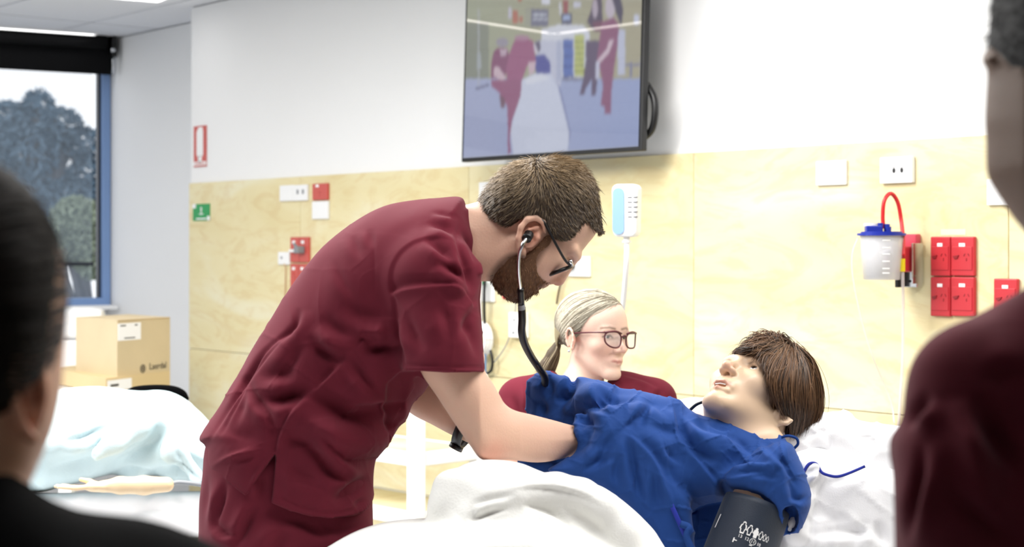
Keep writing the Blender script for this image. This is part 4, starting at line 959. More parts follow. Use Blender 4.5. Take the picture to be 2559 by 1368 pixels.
# ---- trousers down to the floor
kf = (EYE/DM*F)+CY                                          # row of the floor
f = Fld((470, 1080, -230), (960, kf+10, 230), 9.0)
f.add(slab([(520, 1100), (505, 1200), (497, 1300), (500, 1420), (540, 1560), (900, 1560), (930, 1420), (931, 1250), (925, 1170), (860, 1080), (600, 1060)], 0, 200, 130))
for s in (-1, 1):
    chain(f, [(715, 1420, s*100), (735, 1900, s*105), (700, kf-70, s*110)], [150, 95, 78], 40)
sl = f.sub((470, kf-60, -230), (960, kf+10, 230), 0); f.D[sl] = np.maximum(f.D[sl], (f.ax[1][sl[1]]-(kf-62))[None, :, None])
V, Fc = f.mesh(2)
V = folds(V, Fc, [([(566, 1200), (556, 1240), (540, 1290), (532, 1330)], 8, 18, 'fold'), ([(640, 1256), (615, 1310), (584, 1372)], 9, 20, 'fold'), ([(532, 1300), (560, 1335), (600, 1330)], 8, 14, 'fold'), ([(645, 1180), (650, 1215), (645, 1250)], 10, 20, 'fold'), ([(720, 1330), (690, 1360), (660, 1400)], 14, 14, 'fold'), ([(800, 1300), (850, 1330), (920, 1310)], 14, 14, 'fold'), ([(520, 1180), (512, 1250), (506, 1330)], 9, 10, 'fold'), ([(700, 1290), (760, 1310), (830, 1345)], 12, 10, 'fold')])
surf('scrub_trousers', V, Fc, DM, M['maroon'], man, None, man_base)
for s in (-1, 1):
    f = Fld((610, kf-80, s*110-60), (900, kf+4, s*110+60), 8); f.add(slab([(625, kf-75), (620, kf-8), (640, kf), (860, kf), (880, kf-14), (850, kf-36), (760, kf-60), (740, kf-85)], s*110, 48, 30)); V, Fc = f.mesh(1)
    surf('shoe', V, Fc, DM, M['black'], man, None, man_base)
# ---- hair: cap with cropped strands following the head
hairpoly = closedline([(1203, 500), (1222, 466), (1252, 432), (1292, 406), (1330, 394), (1372, 389), (1412, 394), (1444, 409), (1470, 434), (1489, 470), (1499, 515), (1505, 555), (1503, 582), (1490, 575), (1477, 566), (1462, 553), (1440, 580), (1418, 600), (1392, 598), (1374, 584), (1360, 556), (1332, 540), (1302, 546), (1268, 566), (1240, 552), (1216, 530)], 3)
f = Fld((1190, 375, -130), (1520, 620, 130), 3.6)
f.add(slab([(1200, 505), (1222, 466), (1254, 434), (1294, 409), (1330, 398), (1372, 393), (1412, 398), (1442, 412), (1468, 437), (1487, 472), (1496, 518), (1502, 558), (1505, 600), (1470, 650), (1380, 670), (1290, 640), (1220, 600), (1196, 550)], 0, 109, 100, 3))
f.keep(lambda u, v, w: -polysd(hairpoly, *np.broadcast_arrays(u[:, :, 0].astype(float), v[:, :, 0].astype(float)))[:, :, None]+0*w, 3)
V, Fc = f.mesh(2); cap = (V, Fc)
M['hair'] = mat('brown hair', '#ffffff', .45, vcol='tint', spec=.45); M['haircap'] = mat('hair base', '#3a2c20', .7)
hair = surf('hair', V, Fc, DM, M['haircap'], man, None, man_base)
def grow(V, Fc, n, flow, length, r, seed, seg=5, mask=None, lift=.25, cols=('#5a4632', '#8a7356'), colfn=None, jitter=.18, curl=0):
    "strands rooted on a surface, combed along flow(points)"
    r_ = np.random.default_rng(seed); N = normals(V, Fc)
    pick = r_.choice(len(V), n*2); 
    if mask is not None: pick = pick[r_.uniform(size=len(pick)) < mask(V[pick])]
    pick = pick[:n]; p = V[pick]; nn = N[pick]; d = flow(p); d = d-nn*np.sum(d*nn, 1)[:, None]; d /= np.maximum(np.linalg.norm(d, axis=1), 1e-6)[:, None]
    d = d+r_.normal(0, jitter, d.shape); d /= np.linalg.norm(d, axis=1)[:, None]
    L = (length(p) if callable(length) else length)*r_.uniform(.7, 1.2, len(p)); out = [p-nn*1.5]; cur = p-nn*1.5; dd = d*(1-lift)+nn*lift
    for i in range(seg-1):
        cur = cur+dd*(L/(seg-1))[:, None]; out.append(cur); dd = dd-nn*lift*.55/(seg-1)*2+r_.normal(0, .05+curl, dd.shape); dd /= np.linalg.norm(dd, axis=1)[:, None]
    t = r_.uniform(0, 1, len(p))
    if colfn is not None: t = np.clip(t*.6+colfn(p)*.4, 0, 1)
    c = C(cols[0])[None]*(1-t)[:, None]+C(cols[1])[None]*t[:, None]
    return np.stack(out, 1), c
def strandobj(name, LS, r, D, m, parent, origin):
    L = np.concatenate([a for a, _ in LS]) if isinstance(LS, list) else LS[0]; c = np.concatenate([b for _, b in LS]) if isinstance(LS, list) else LS[1]
    n, k, _ = L.shape; Lw = toworld(L.reshape(-1, 3), D).reshape(n, k, 3)-np.array(origin)
    return strands(name, Lw, r, D, m, parent, True, False, c)
crown = np.array((1330., 420, 0))
def flowm(p):        # from the crown forward and down; nape hair backward and down
    d = np.zeros_like(p); fr = np.clip((p[:, 0]-1290)/120, 0, 1)
    d[:, 0] = -.75*(1-fr)+.62*fr; d[:, 1] = .45*(1-fr)+.75*fr; d[:, 2] = np.sign(p[:, 2])*.1; top = np.clip((470-p[:, 1])/60, 0, 1)*fr
    d[:, 0] += top*.6; return d
hs = grow(cap[0], cap[1], 17000, flowm, lambda p: np.interp(p[:, 1], [400, 470, 540, 600], [38, 30, 18, 12]), 1, 11, lift=.17, cols=('#2e2218', '#b39a78'), colfn=lambda p: np.clip((490-p[:, 1])/80, -.3, 1), jitter=.16)
tuft = grow(cap[0], cap[1], 500, lambda p: np.tile([.35, .9, 0], (len(p), 1)), 38, 1, 12, mask=lambda p: (p[:, 0] > 1470)*(p[:, 1] < 560)*1., lift=.25, cols=('#2e2218', '#5f4a34'))
strandobj('hair_strands', [hs, tuft], .00055, DM, M['hair'], man, man_base)['kind'] = 'stuff'
# ---- beard
f = Fld((1205, 560, -110), (1390, 775, 110), 3.6)
f.add(slab([(1330, 470), (1440, 470), (1450, 600), (1400, 660), (1384, 690), (1366, 712), (1347, 722), (1345, 731), (1330, 738), (1318, 747), (1296, 754), (1270, 748), (1246, 729), (1229, 704), (1222, 680), (1240, 620), (1280, 560)], 0, lambda u, v: 90-np.clip((v-600)/150, 0, 1)*13, 62, 3))
beardpoly = closedline([(1368, 574), (1381, 600), (1356, 648), (1342, 676), (1354, 698), (1372, 706), (1368, 722), (1346, 740), (1300, 766), (1240, 735), (1210, 690), (1240, 662), (1285, 640), (1318, 632), (1348, 606), (1362, 585)], 3)
f.keep(lambda u, v, w: -polysd(beardpoly, *np.broadcast_arrays(u[:, :, 0].astype(float), v[:, :, 0].astype(float)))[:, :, None]+0*w, 3)
V, Fc = f.mesh(2); bdm = lambda p: beardmask(p)
surf('beard', V, Fc, DM, mat('beard base', '#66462f', .8), man, None, man_base)
bs_ = grow(V, Fc, 5200, lambda p: np.tile([-.1, 1, 0], (len(p), 1)), lambda p: np.interp(p[:, 1], [590, 680, 750], [6, 12, 14]), 1, 13, lift=.3, cols=('#3d281c', '#b08460'), jitter=.3, colfn=lambda p: np.clip((p[:, 0]-1260)/90, 0, 1))
hv = f
st = rng  # sparse stubble on cheek edge
strandobj('beard_strands', [bs_], .00055, DM, M['hair'], man, man_base)['kind'] = 'stuff'
# ---- glasses
gl = empty('glasses', Q(1400, 660, 0, DM)); tag(gl, 'dark rimmed glasses worn low by the bearded man looking down', 'glasses'); go = gl.location
M['lens'] = mat('spectacle lens', '#d8dde0', .03, alpha=.18)
def gt(name, pts, r, m, closed=False, n=8, k=5, par=gl, o=None, D=DM):
    pp = [(Q(*p, D)-(o if o is not None else go))[:] for p in pts]; q = MB(); L = [tuple(v) for v in smoothline(pp, k)]
    q.tube(L, r, n); return q.build(name, m, par)
for s in (-1, 1):
    cen = np.array((1402, 676, s*44.)); a1 = np.array((.93, -.36, 0.)); a2 = np.array((.0, .0, 1.)); 
    pts = [cen+a1*28*math.cos(t)*1.0+a2*s*38*math.sin(t)*(1 if True else 1) for t in np.linspace(0, 2*math.pi, 17)]
    gt('rim', pts, .0036, M['black'])
    q = MB(); q.add([(Q(*p, DM)-go)[:] for p in pts[:-1]], [list(range(16))]); q.build('lens', M['lens'], gl)
    gt('temple', [(1426, 664, s*80), (1412, 650, s*92), (1390, 612, s*108), (1370, 575, s*114), (1356, 552, s*116), (1330, 545, s*112)], .0024, M['black'])
    gt('hinge', [(1430, 664, s*72), (1424, 652, s*88)], .0032, M['chrome'], k=2)
gt('bridge', [(1424, 668, -14), (1434, 660, 0), (1424, 668, 14)], .0022, M['chrome'])
# ---- watch on the far wrist
wt = empty('wrist_watch', Q(1160, 1075, 225, DM)); tag(wt, 'black watch on the far wrist of the bending man, below his elbow gap', 'watch'); wo = wt.location
c = np.array((1166, 1068, 222.)); ax = np.array((.86, .45, -.25)); ax /= np.linalg.norm(ax); p1_ = np.cross(ax, [0, 0, 1.]); p1_ /= np.linalg.norm(p1_); p2_ = np.cross(ax, p1_)
ring = []
q = MB(); vs_ = []; n = 28
for i in range(n):
    t = 2*math.pi*i/n
    for dx, rr in ((-13, 50), (13, 50), (13, 54), (-13, 54)): vs_.append((Q(*(c+ax*dx+p1_*rr*math.cos(t)+p2_*rr*.95*math.sin(t)), DM)-wo)[:])
q.add(vs_, [[i*4+a, i*4+(a+1) % 4, ((i+1) % n)*4+(a+1) % 4, ((i+1) % n)*4+a] for i in range(n) for a in range(4)], True); q.build('strap', M['black'], wt)
q = MB(); q.tube([(Q(*(c-p1_*50), DM)-wo)[:], (Q(*(c-p1_*62), DM)-wo)[:]], .013, 16); q.build('watch_case', M['black'], wt)
# ---------------------------------------------------------------- seated woman behind the bed
DW = 4.12
def headframe(yaw, roll=0, pitch=0):
    t = math.radians(yaw); x = np.array([math.cos(t), 0, math.sin(t)]); y = np.array([math.sin(t), 0, -math.cos(t)]); z = np.array([0, -1., 0])
    p = math.radians(pitch); y, z = y*math.cos(p)+z*math.sin(p), z*math.cos(p)-y*math.sin(p)
    r = math.radians(roll); Rr = np.array([[math.cos(r), -math.sin(r), 0], [math.sin(r), math.cos(r), 0], [0, 0, 1]])
    return Rr @ np.stack([x, y, z], 1)
wb_ = Q(1460, CY, 0, DW); wb_.z = 0
Bw = headframe(47, 2, -2); Sw = 218; ow = (1482, 949, 0)
f = Fld((1330, 715, -150), (1600, 1030, 160), 2.2)
Tw = head_prims(f, ow, Bw, Sw, ears=(-1, 1), jaw=.92, lips=.95, wide=1.04)
f.add(cone(Tw((0, -.12, .22)), (1450, 1010, 20), 42, 46), 22); f.add(cone((1450, 985, 20), (1450, 1040, 25), 60, 90), 30)
V, Fc = f.mesh(1)
mk = [('e', (Tw((-.16, .28, .33)), (34, 26, 30)), '#e3a08c', .35), ('e', (Tw((0, .45, .36)), (12, 12, 12)), '#d99a88', .4), ('e', (Tw((-.33, -.04, .44)), (16, 26, 16)), '#d8917c', .6)]
cw = tint(V, '#e6c4b2', mk)
lip = np.min([np.sum(((V-Tw(p))/np.array(r))**2, 1) for p, r in (((-.05, .36, .232), (11, 4.2, 11)), ((0, .385, .222), (10, 6, 12)), ((.05, .36, .232), (10, 5, 10)))], axis=0)
kl_ = (np.exp(-lip**2)*.8)[:, None]; cw = cw*(1-kl_)+C('#b36a62')*kl_
for s in (-1, 1):
    d, _, _ = seg2(V, [Tw((s*.06, .35, .60))[:2], Tw((s*.14, .34, .615))[:2], Tw((s*.22, .28, .60))[:2]]); k = (np.exp(-(d/3.2)**2)*.8*(V[:, 2] < 60))[:, None]; cw = cw*(1-k)+C('#6e5240')*k
    d, _, _ = seg2(V, [Tw((s*.075, .335, .50))[:2], Tw((s*.135, .345, .528))[:2], Tw((s*.20, .30, .505))[:2]]); k = (np.exp(-(d/2.2)**2)*.8*(V[:, 2] < 60))[:, None]; cw = cw*(1-k)+C('#4a342a')*k
woman = surf('person', V, Fc, DW, M['skin'], None, cw, wb_)
tag(woman, 'seated woman in maroon scrubs with red glasses and a low blonde ponytail', 'person')
def shift(o, origin):      # parts built in world space, parent placed at origin
    for v in o.data.vertices: pass
    o.data.transform(Matrix.Translation(-Vector(origin))); return o
_eyes_n = set(bpy.data.objects.keys())
eyes(Tw, Sw, DW, Bw, woman, '#3a3026', (.1, 1, -.05), ir=.55)
for o in [o for o in bpy.data.objects if o.name not in _eyes_n]: shift(o, wb_)
# hair
cc_ = Tw((0, -.09, .655)); rr_ = np.array((.36, .445, .372))*Sw
f = Fld((1360, 700, -150), (1580, 900, 180), 3.0); f.add(ell(cc_, rr_, Bw)); f.add(ell(Tw((0, -.30, .42)), np.array((.26, .2, .25))*Sw, Bw), 30)
hl = [(1562, 752), (1548, 762), (1520, 764), (1494, 776), (1472, 796), (1456, 820), (1448, 838), (1428, 832), (1404, 836), (1394, 852), (1388, 880), (1340, 900), (1340, 690), (1580, 690), (1580, 752)]
hlp = closedline(hl, 3)
f.keep(lambda u, v, w: -polysd(hlp, *np.broadcast_arrays(u[:, :, 0].astype(float), v[:, :, 0].astype(float)))[:, :, None]+0*w, 3)
V, Fc = f.mesh(2)
surf('hair', V, Fc, DW, mat('blonde hair base', '#8f8263', .6), woman, None, wb_)
def comb(V, Fc, n, target, steps, step, cen, rad, B, seed, cols, amp=.6, mask=None):
    "long hair combed over an ellipsoid towards a point"
    r_ = np.random.default_rng(seed); p = V[r_.choice(len(V), n)].copy()
    def proj(p, k):
        q = (p-cen) @ B/rad; L = np.linalg.norm(q, axis=1)[:, None]; return cen+((q/L*k)*rad) @ B.T
    k = (1+r_.uniform(0, .03, n))[:, None]; p = proj(p, k); out = [p]
    for i in range(steps):
        d = target-p; dist = np.linalg.norm(d, axis=1)[:, None]; d = d/np.maximum(dist, 1); p2 = p+d*np.minimum(step, dist)+r_.normal(0, amp, p.shape); p2 = np.where(dist > step*2.2, proj(p2, k), p2); out.append(p2); p = p2
    t = r_.uniform(0, 1, n)[:, None]; return np.stack(out, 1), C(cols[0])*(1-t)+C(cols[1])*t
tie = np.array((1386., 868, 40))
cb_ = comb(V, Fc, 2600, tie, 14, 12, cc_, rr_, Bw, 5, ('#756c5a', '#d2cab6'))
strandobj('hair_strands', [cb_], .0009, DW, M['hair'], woman, wb_)['kind'] = 'stuff'
def guided(guides, n, seed, cols, jit=3, wj=4, wave=0, colfn=None):
    "strands blended between neighbouring guide curves"
    G = [np.array(smoothline(g, 4)) for g in guides]; k = min(len(g) for g in G); G = np.array([g[np.linspace(0, len(g)-1, k).astype(int)] for g in G])
    r_ = np.random.default_rng(seed); t = r_.uniform(0, len(G)-1, n); i = np.minimum(t.astype(int), len(G)-2); a = (t-i)[:, None, None]
    L = G[i]*(1-a)+G[i+1]*a; s = np.linspace(0, 1, k)[None, :, None]
    off = r_.normal(0, 1, (n, 1, 3))*np.array([jit, jit, wj]); L = L+off*(.35+s)
    if wave: L = L+np.sin(s*r_.uniform(4, 9, (n, 1, 1))+r_.uniform(0, 6, (n, 1, 1)))*wave*r_.normal(0, 1, (n, 1, 3))
    L = L*1.0; q = r_.uniform(.75, 1.0, n)[:, None, None]; ss = s*q*(k-1); j = np.clip(ss.astype(int), 0, k-2)[:, :, 0]; fr = (ss[:, :, 0]-j)[:, :, None]; ar = np.arange(n)[:, None]
    L = L[ar, j]*(1-fr)+L[ar, j+1]*fr
    tt = r_.uniform(0, 1, n)[:, None]; return L, C(cols[0])*(1-tt)+C(cols[1])*tt
pt = guided([[(1392, 858, 40), (1384, 872, 42), (1368, 890, 48), (1352, 915, 50), (1338, 932, 52)], [(1392, 862, 30), (1390, 876, 26), (1376, 900, 24), (1362, 925, 26), (1352, 945, 30)], [(1396, 868, 40), (1396, 885, 40), (1392, 905, 40), (1382, 930, 44), (1372, 950, 50)]], 900, 6, ('#4a3c2c', '#9c8c6c'), 2.5, 7)
ponytail = strandobj('ponytail', [pt], .0011, DW, M['hair'], woman, wb_); ponytail['kind'] = 'stuff'
f = Fld((1320, 840, 0), (1420, 970, 90), 4); chain(f, [(1392, 864, 38), (1382, 885, 40), (1364, 915, 42), (1352, 940, 46)], [11, 15, 16, 9], 8); V, Fc = f.mesh(1); surf('ponytail_core', V, Fc, DW, mat('hair core', '#4d4030', .7), woman, None, wb_)
q = MB(); q.sphere((Q(1422, 878, -62, DW)-wb_)[:], .0035, 8); q.build('earring', M['chrome'], woman)
# torso, sleeves
f = Fld((1235, 905, -190), (1700, 1480, 230), 7)
f.add(slab([(1262, 1000), (1280, 962), (1322, 940), (1380, 925), (1400, 945), (1450, 985), (1500, 975), (1530, 935), (1548, 926), (1600, 936), (1645, 962), (1668, 995), (1680, 1060), (1640, 1130), (1620, 1300), (1625, 1440), (1300, 1440), (1300, 1250), (1285, 1120), (1262, 1060)], 30, lambda u, v: np.interp(np.abs(u-1460), [0, 120, 200], [105, 95, 70]).astype(float), 80), 0)
for s, x in ((-1, 1295), (1, 1640)): chain(f, [(x, 1000, 20), (x+s*12, 1110, 0)], [52, 56], 30)
V, Fc = f.mesh(2)
V = folds(V, Fc, [([(1316, 945), (1322, 1000), (1316, 1060)], 6, 8, 'fold'), ([(1550, 935), (1610, 950), (1650, 975)], 4, 5, 'fold'), ([(1655, 970), (1640, 1000), (1650, 1040)], 7, 9, 'fold'), ([(1280, 990), (1300, 1030), (1300, 1070)], 7, 8, 'fold')])
surf('scrub_top', V, Fc, DW, M['maroon'], woman, None, wb_)
f = Fld((1210, 1040, -420), (1700, 2060, 230), 12)
kfw = EYE/DW*F+CY; chain(f, [(1370, 1440, 30), (1360, 1480, -330), (1360, kfw-60, -330)], [88, 70, 50], 20); chain(f, [(1560, 1440, 30), (1570, 1480, -330), (1570, kfw-60, -330)], [88, 70, 50], 20)
V, Fc = f.mesh(2); surf('scrub_trousers', V, Fc, DW, M['maroon'], woman, None, wb_)
f = Fld((1210, 1100, -420), (1720, 1520, 120), 8)
for s, x, xt in ((-1, 1283, 1400), (1, 1652, 1520)): chain(f, [(x, 1100, 0), (x, 1250, -20), (xt, 1400, -230), (xt+s*-20, 1410, -262)], [40, 36, 26, 24], 12)
for s, xt in ((-1, 1420), (1, 1500)):
    for k in range(4): chain(f, [(xt+s*-20+k*13-18, 1410, -265), (xt+s*-20+k*13-18, 1420, -310)], [8, 7], 4)
    chain(f, [(xt+s*-40, 1400, -262), (xt+s*-52, 1400, -295)], [9, 7], 4)
V, Fc = f.mesh(1); surf('forearms', V, Fc, DW, M['skin'], woman, tint(V, '#e3b49c'), wb_)
# her glasses
M['redframe'] = mat('burgundy spectacle frame', '#521a22', .3)
g2 = empty('glasses', Q(1536, 836, -70, DW)); g2o = g2.location; tag(g2, 'burgundy framed glasses worn by the blonde woman', 'glasses')
def hp(x, y, z): return tuple(Tw((x, y, z)))
for s in (-1, 1):
    se = lambda a, e: math.copysign(abs(a)**e, a)
    ring = [hp(s*(.15+.108*se(math.cos(t), .8)), .440-.06*max(0, math.cos(t))**1.5, .493+(.078 if math.sin(t) > 0 else .104)*se(math.sin(t), .8)+.012*math.cos(t)) for t in np.linspace(0, 2*math.pi, 19)]
    gt('rim', ring, .0021, M['redframe'], par=g2, o=g2o, D=DW, k=3)
    gt('brow_line', [hp(s*.045, .443, .553), hp(s*.14, .444, .575), hp(s*.262, .385, .560)], .0026, M['redframe'], par=g2, o=g2o, D=DW, k=3)
    q = MB(); q.add([(Q(*p, DW)-g2o)[:] for p in ring[:-1]], [list(range(18))]); q.build('lens', M['lens'], g2)
    gt('temple', [hp(s*.262, .385, .558), hp(s*.315, .26, .55), hp(s*.345, .05, .53), hp(s*.35, -.02, .52)], .002, M['redframe'], par=g2, o=g2o, D=DW)
gt('bridge', [hp(-.035, .445, .515), hp(0, .455, .53), hp(.035, .445, .515)], .0023, M['redframe'], par=g2, o=g2o, D=DW)
for s in (-1, 1): pass
M['hairdark'] = mat('dark hair', '#ffffff', .6, vcol='tint', spec=.2)
# ---------------------------------------------------------------- near left onlooker, seen from behind
DL = 1.06
lb = Q(-60, CY, 0, DL); lb.z = 0
f = Fld((-520, 380, -360), (200, 1560, 420), 9)
f.add(ell((-120, 735, 0), (276, 332, 350)), 0)
f.add(slab([(-100, 560), (60, 560), (128, 640), (158, 740), (162, 850), (158, 930), (150, 1000), (132, 1075), (104, 1135), (62, 1185), (-20, 1215), (-150, 1180), (-250, 1000), (-240, 760)], 90, 190, 150), 50)
f.add(cone((-120, 950, 60), (-150, 1300, 60), 190, 215), 70)
for a_, b_ in (((132, 690, 90), (146, 640, 140)),): f.add(cone(a_, b_, 16, 16), 40)
ep = [(118, 905, -98), (98, 872, -118), (66, 878, -136), (44, 920, -148), (36, 975, -150), (44, 1030, -144), (60, 1075, -134), (84, 1098, -118)]
f.add(ell((78, 975, -84), (46, 104, 46)), 26); chain(f, ep, [11, 13, 14, 15, 15, 14, 15, 15], 12); f.cut(ell((88, 985, -136), (26, 66, 34)), 14); chain(f, [(84, 905, -122), (70, 950, -130), (72, 1000, -130)], 11, 8)
V, Fc = f.mesh(2)
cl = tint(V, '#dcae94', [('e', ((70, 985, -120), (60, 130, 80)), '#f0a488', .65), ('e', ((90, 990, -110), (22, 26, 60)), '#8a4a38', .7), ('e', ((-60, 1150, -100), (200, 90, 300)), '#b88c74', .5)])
left = surf('person', V, Fc, DL, M['skin'], None, cl, lb); tag(left, 'dark haired person in black close at the lower left, seen from behind', 'person')
f = Fld((-440, 370, -400), (190, 1120, 440), 9)
f.add(ell((-125, 738, -6), (288, 342, 366)), 0)
hb_ = closedline([(-600, 300), (200, 300), (190, 560), (140, 600), (146, 660), (136, 720), (124, 800), (114, 862), (84, 856), (50, 868), (26, 910), (12, 980), (-10, 1060), (-60, 1110), (-300, 1120), (-600, 1000)], 3)
f.keep(lambda u, v, w: -polysd(hb_, *np.broadcast_arrays(u[:, :, 0].astype(float), v[:, :, 0].astype(float)))[:, :, None]+0*w, 10)
V, Fc = f.mesh(2); lhc = (V, Fc)
surf('hair', V, Fc, DL, mat('dark brown hair base', '#0b0706', .8, spec=.15), left, None, lb)
cb_ = comb(V, Fc, 3000, np.array((-330., 760, -300)), 12, 45, np.array((-125., 738, -6)), np.array((290., 345, 370)), np.eye(3), 8, ('#070504', '#241812'), 2)
strandobj('hair_strands', [cb_], .0007, DL, M['hairdark'], left, lb)['kind'] = 'stuff'
f = Fld((-1500, 1080, -700), (900, 2400, 800), 26)
f.add(slab([(-420, 1180), (-330, 1120), (-200, 1130), (20, 1150), (70, 1200), (120, 1232), (190, 1260), (270, 1274), (350, 1290), (430, 1316), (510, 1352), (600, 1400), (680, 1520), (700, 1800), (640, 2300), (-1100, 2300), (-1150, 1700), (-950, 1350), (-600, 1240)], 60, lambda u, v: np.interp(v, [1100, 1250, 1500], [230, 330, 480]).astype(float), 260, 4))
V, Fc = f.mesh(2); V = wob(V, normals(V, Fc), 10, 140, 4)
surf('jumper', V, Fc, DL, M['blackfab'], left, None, lb)
f = Fld((-1100, 2200, -500), (700, EYE/DL*F+CY, 600), 60)
for s in (-1, 1): chain(f, [(-230+s*320, 2260, 50), (-230+s*330, 4000, 60), (-230+s*330, 5900, 60)], [480, 300, 200], 200)
V, Fc = f.mesh(2); surf('trousers', V, Fc, DL, M['blackfab'], left, None, lb)
# ---------------------------------------------------------------- near right onlooker in maroon scrubs
DR = 1.32
rb = Q(2800, CY, 0, DR); rb.z = 0
f = Fld((2430, -260, -330), (3080, 900, 330), 9)
f.add(slab([(2560, -160), (2500, -60), (2486, 0), (2478, 75), (2471, 118), (2458, 136), (2458, 156), (2466, 178), (2463, 240), (2460, 300), (2463, 350), (2465, 430), (2480, 466), (2506, 506), (2532, 545), (2566, 584), (2630, 640), (2700, 700), (2950, 640), (3050, 300), (3020, 0), (2900, -160), (2740, -220)], 40, lambda u, v: np.interp(u, [2460, 2560, 2700], [110, 200, 250]).astype(float), 190, 4))
f.add(cone((2790, 520, 20), (2830, 860, 20), 170, 190), 70)
f.add(ell((2700, 300, -200), (36, 90, 26)), 16); f.cut(ell((2690, 300, -222), (18, 60, 16)), 10)
f.add(ell((2472, 148, 20), (14, 14, 60)), 16)
V, Fc = f.mesh(2)
cr = tint(V, '#6e5646', [('e', ((2690, 300, -200), (60, 110, 80)), '#7c4c3c', .6), ('e', ((2500, 250, 0), (50, 120, 200)), '#7a6252', .5)])
right = surf('person', V, Fc, DR, M['skin'], None, cr, rb); tag(right, 'dark skinned person in maroon scrubs close at the right edge, looking left', 'person')
f = Fld((2440, -300, -340), (3080, 520, 340), 10)
f.add(slab([(2550, -180), (2492, -70), (2478, 0), (2472, 60), (2468, 110), (2470, 200), (2500, 400), (2700, 600), (3070, 500), (3070, 0), (2920, -190), (2740, -250)], 40, lambda u, v: np.interp(u, [2460, 2560, 2700], [116, 208, 258]).astype(float), 194, 4))
hr = closedline([(2440, -320), (2440, 40), (2468, 118), (2482, 130), (2500, 160), (2530, 180), (2590, 180), (2640, 220), (2650, 330), (2700, 420), (2850, 480), (3100, 500), (3100, -320)], 3)
f.keep(lambda u, v, w: -polysd(hr, *np.broadcast_arrays(u[:, :, 0].astype(float), v[:, :, 0].astype(float)))[:, :, None]+0*w, 8)
V, Fc = f.mesh(2); surf('hair', V, Fc, DR, mat('black hair', '#0b0908', .7, bump=(120, .6)), right, None, rb)
hs2 = grow(V, Fc, 3500, lambda p: np.tile([.2, .9, 0], (len(p), 1)), 26, 1, 21, lift=.5, cols=('#070605', '#1d1815'), jitter=.5)
strandobj('hair_strands', [hs2], .0005, DR, M['hairdark'], right, rb)['kind'] = 'stuff'
f = Fld((2190, 660, -620), (3500, 1900, 620), 13)
f.add(slab([(2600, 690), (2559, 722), (2480, 766), (2405, 806), (2345, 846), (2300, 886), (2276, 926), (2262, 976), (2256, 1024), (2245, 1062), (2224, 1092), (2222, 1134), (2230, 1184), (2233, 1260), (2236, 1380), (2250, 1800), (3450, 1800), (3450, 1000), (3300, 820), (3050, 720), (2900, 690), (2800, 740)], 60, lambda u, v: np.interp(v, [700, 900, 1200], [200, 280, 330]).astype(float), 210, 4))
chain(f, [(2430, 960, -60), (2400, 1250, -120)], [150, 155], 60)
V, Fc = f.mesh(2)
V = folds(V, Fc, [([(2262, 1075), (2290, 1030), (2330, 985)], 16, 34, 'fold'), ([(2262, 1368), (2280, 1270), (2300, 1180), (2305, 1100)], 16, 34, 'fold'), ([(2559, 1205), (2530, 1160), (2490, 1100), (2460, 1040), (2445, 980)], 26, 60, 'fold-'), ([(2560, 960), (2500, 940), (2450, 930)], 26, 22, 'fold'), ([(2559, 1368), (2480, 1320), (2420, 1270), (2350, 1200)], 22, 30, 'fold'), ([(2420, 1000), (2440, 1150), (2480, 1300)], 24, 18, 'ridge')])
surf('scrub_top', V, Fc, DR, M['maroon2'], right, None, rb)
f = Fld((2250, 1700, -420), (3400, EYE/DR*F+CY, 420), 50)
for s in (-1, 1): chain(f, [(2840+s*240, 1850, 50), (2840+s*250, 3200, 60), (2840+s*250, 4800, 60)], [350, 240, 170], 150)
V, Fc = f.mesh(2); surf('scrub_trousers', V, Fc, DR, M['maroon2'], right, None, rb)
# ---------------------------------------------------------------- training manikin in the blue gown
DP = 2.86
r1 = np.array((.80, -.345, .49)); r2 = np.array((.05, -.76, -.62)); r3 = np.array((-.586, -.52, .59))
Uq, _, Vt = np.linalg.svd(np.stack([r1, r2, r3])); Bp = Uq @ Vt; Sp = 302; op = (1808, 1088, 0)
pb = Q(1800, 1250, 0, DP)
f = Fld((1730, 830, -230), (2080, 1500, 300), 3.0)
Tp = head_prims(f, op, Bp, Sp, lid=.026, mouth=.035, ears=(1, -1), lips=1.25, jaw=1.0, wide=.98)
f.add(cone(Tp((0, -.10, .20)), (1880, 1130, 30), 82, 88), 40)
chain(f, [(1930, 1185, -50), (1893, 1262, -100), (1800, 1500, -160)], [60, 62, 56], 30)
we = Tp((.34, -.04, .42))[2]-4
f.add(ell((1957, 1050, we+6), (22, 13, 12), rotz(12)), 6); chain(f, [(1938, 1046, we), (1948, 1058, we-4), (1966, 1060, we-4), (1978, 1052, we)], 4.5, 4); f.cut(ell((1960, 1046, we-6), (12, 6, 8), rotz(12)), 4)
V, Fc = f.mesh(1)
cp = tint(V, '#dfc0a2', [('e', (Tp((.05, .47, .36)), (22, 22, 22)), '#d9957c', .45), ('e', (Tp((.2, .25, .35)), (36, 36, 40)), '#f2d3b8', .5), ('e', (Tp((.32, -.03, .42)), (18, 30, 22)), '#dfae8c', .4)])
lip = np.min([np.sum(((V-Tp(p))/np.array(r))**2, 1) for p, r in (((-.05, .37, .232), (15, 8, 15)), ((.02, .395, .222), (16, 8, 15)), ((.06, .365, .228), (12, 8, 12)), ((0, .39, .17), (22, 8, 14)))], axis=0)
kl_ = (np.exp(-lip**2)*.7)[:, None]; cp = cp*(1-kl_)+C('#c0766a')*kl_
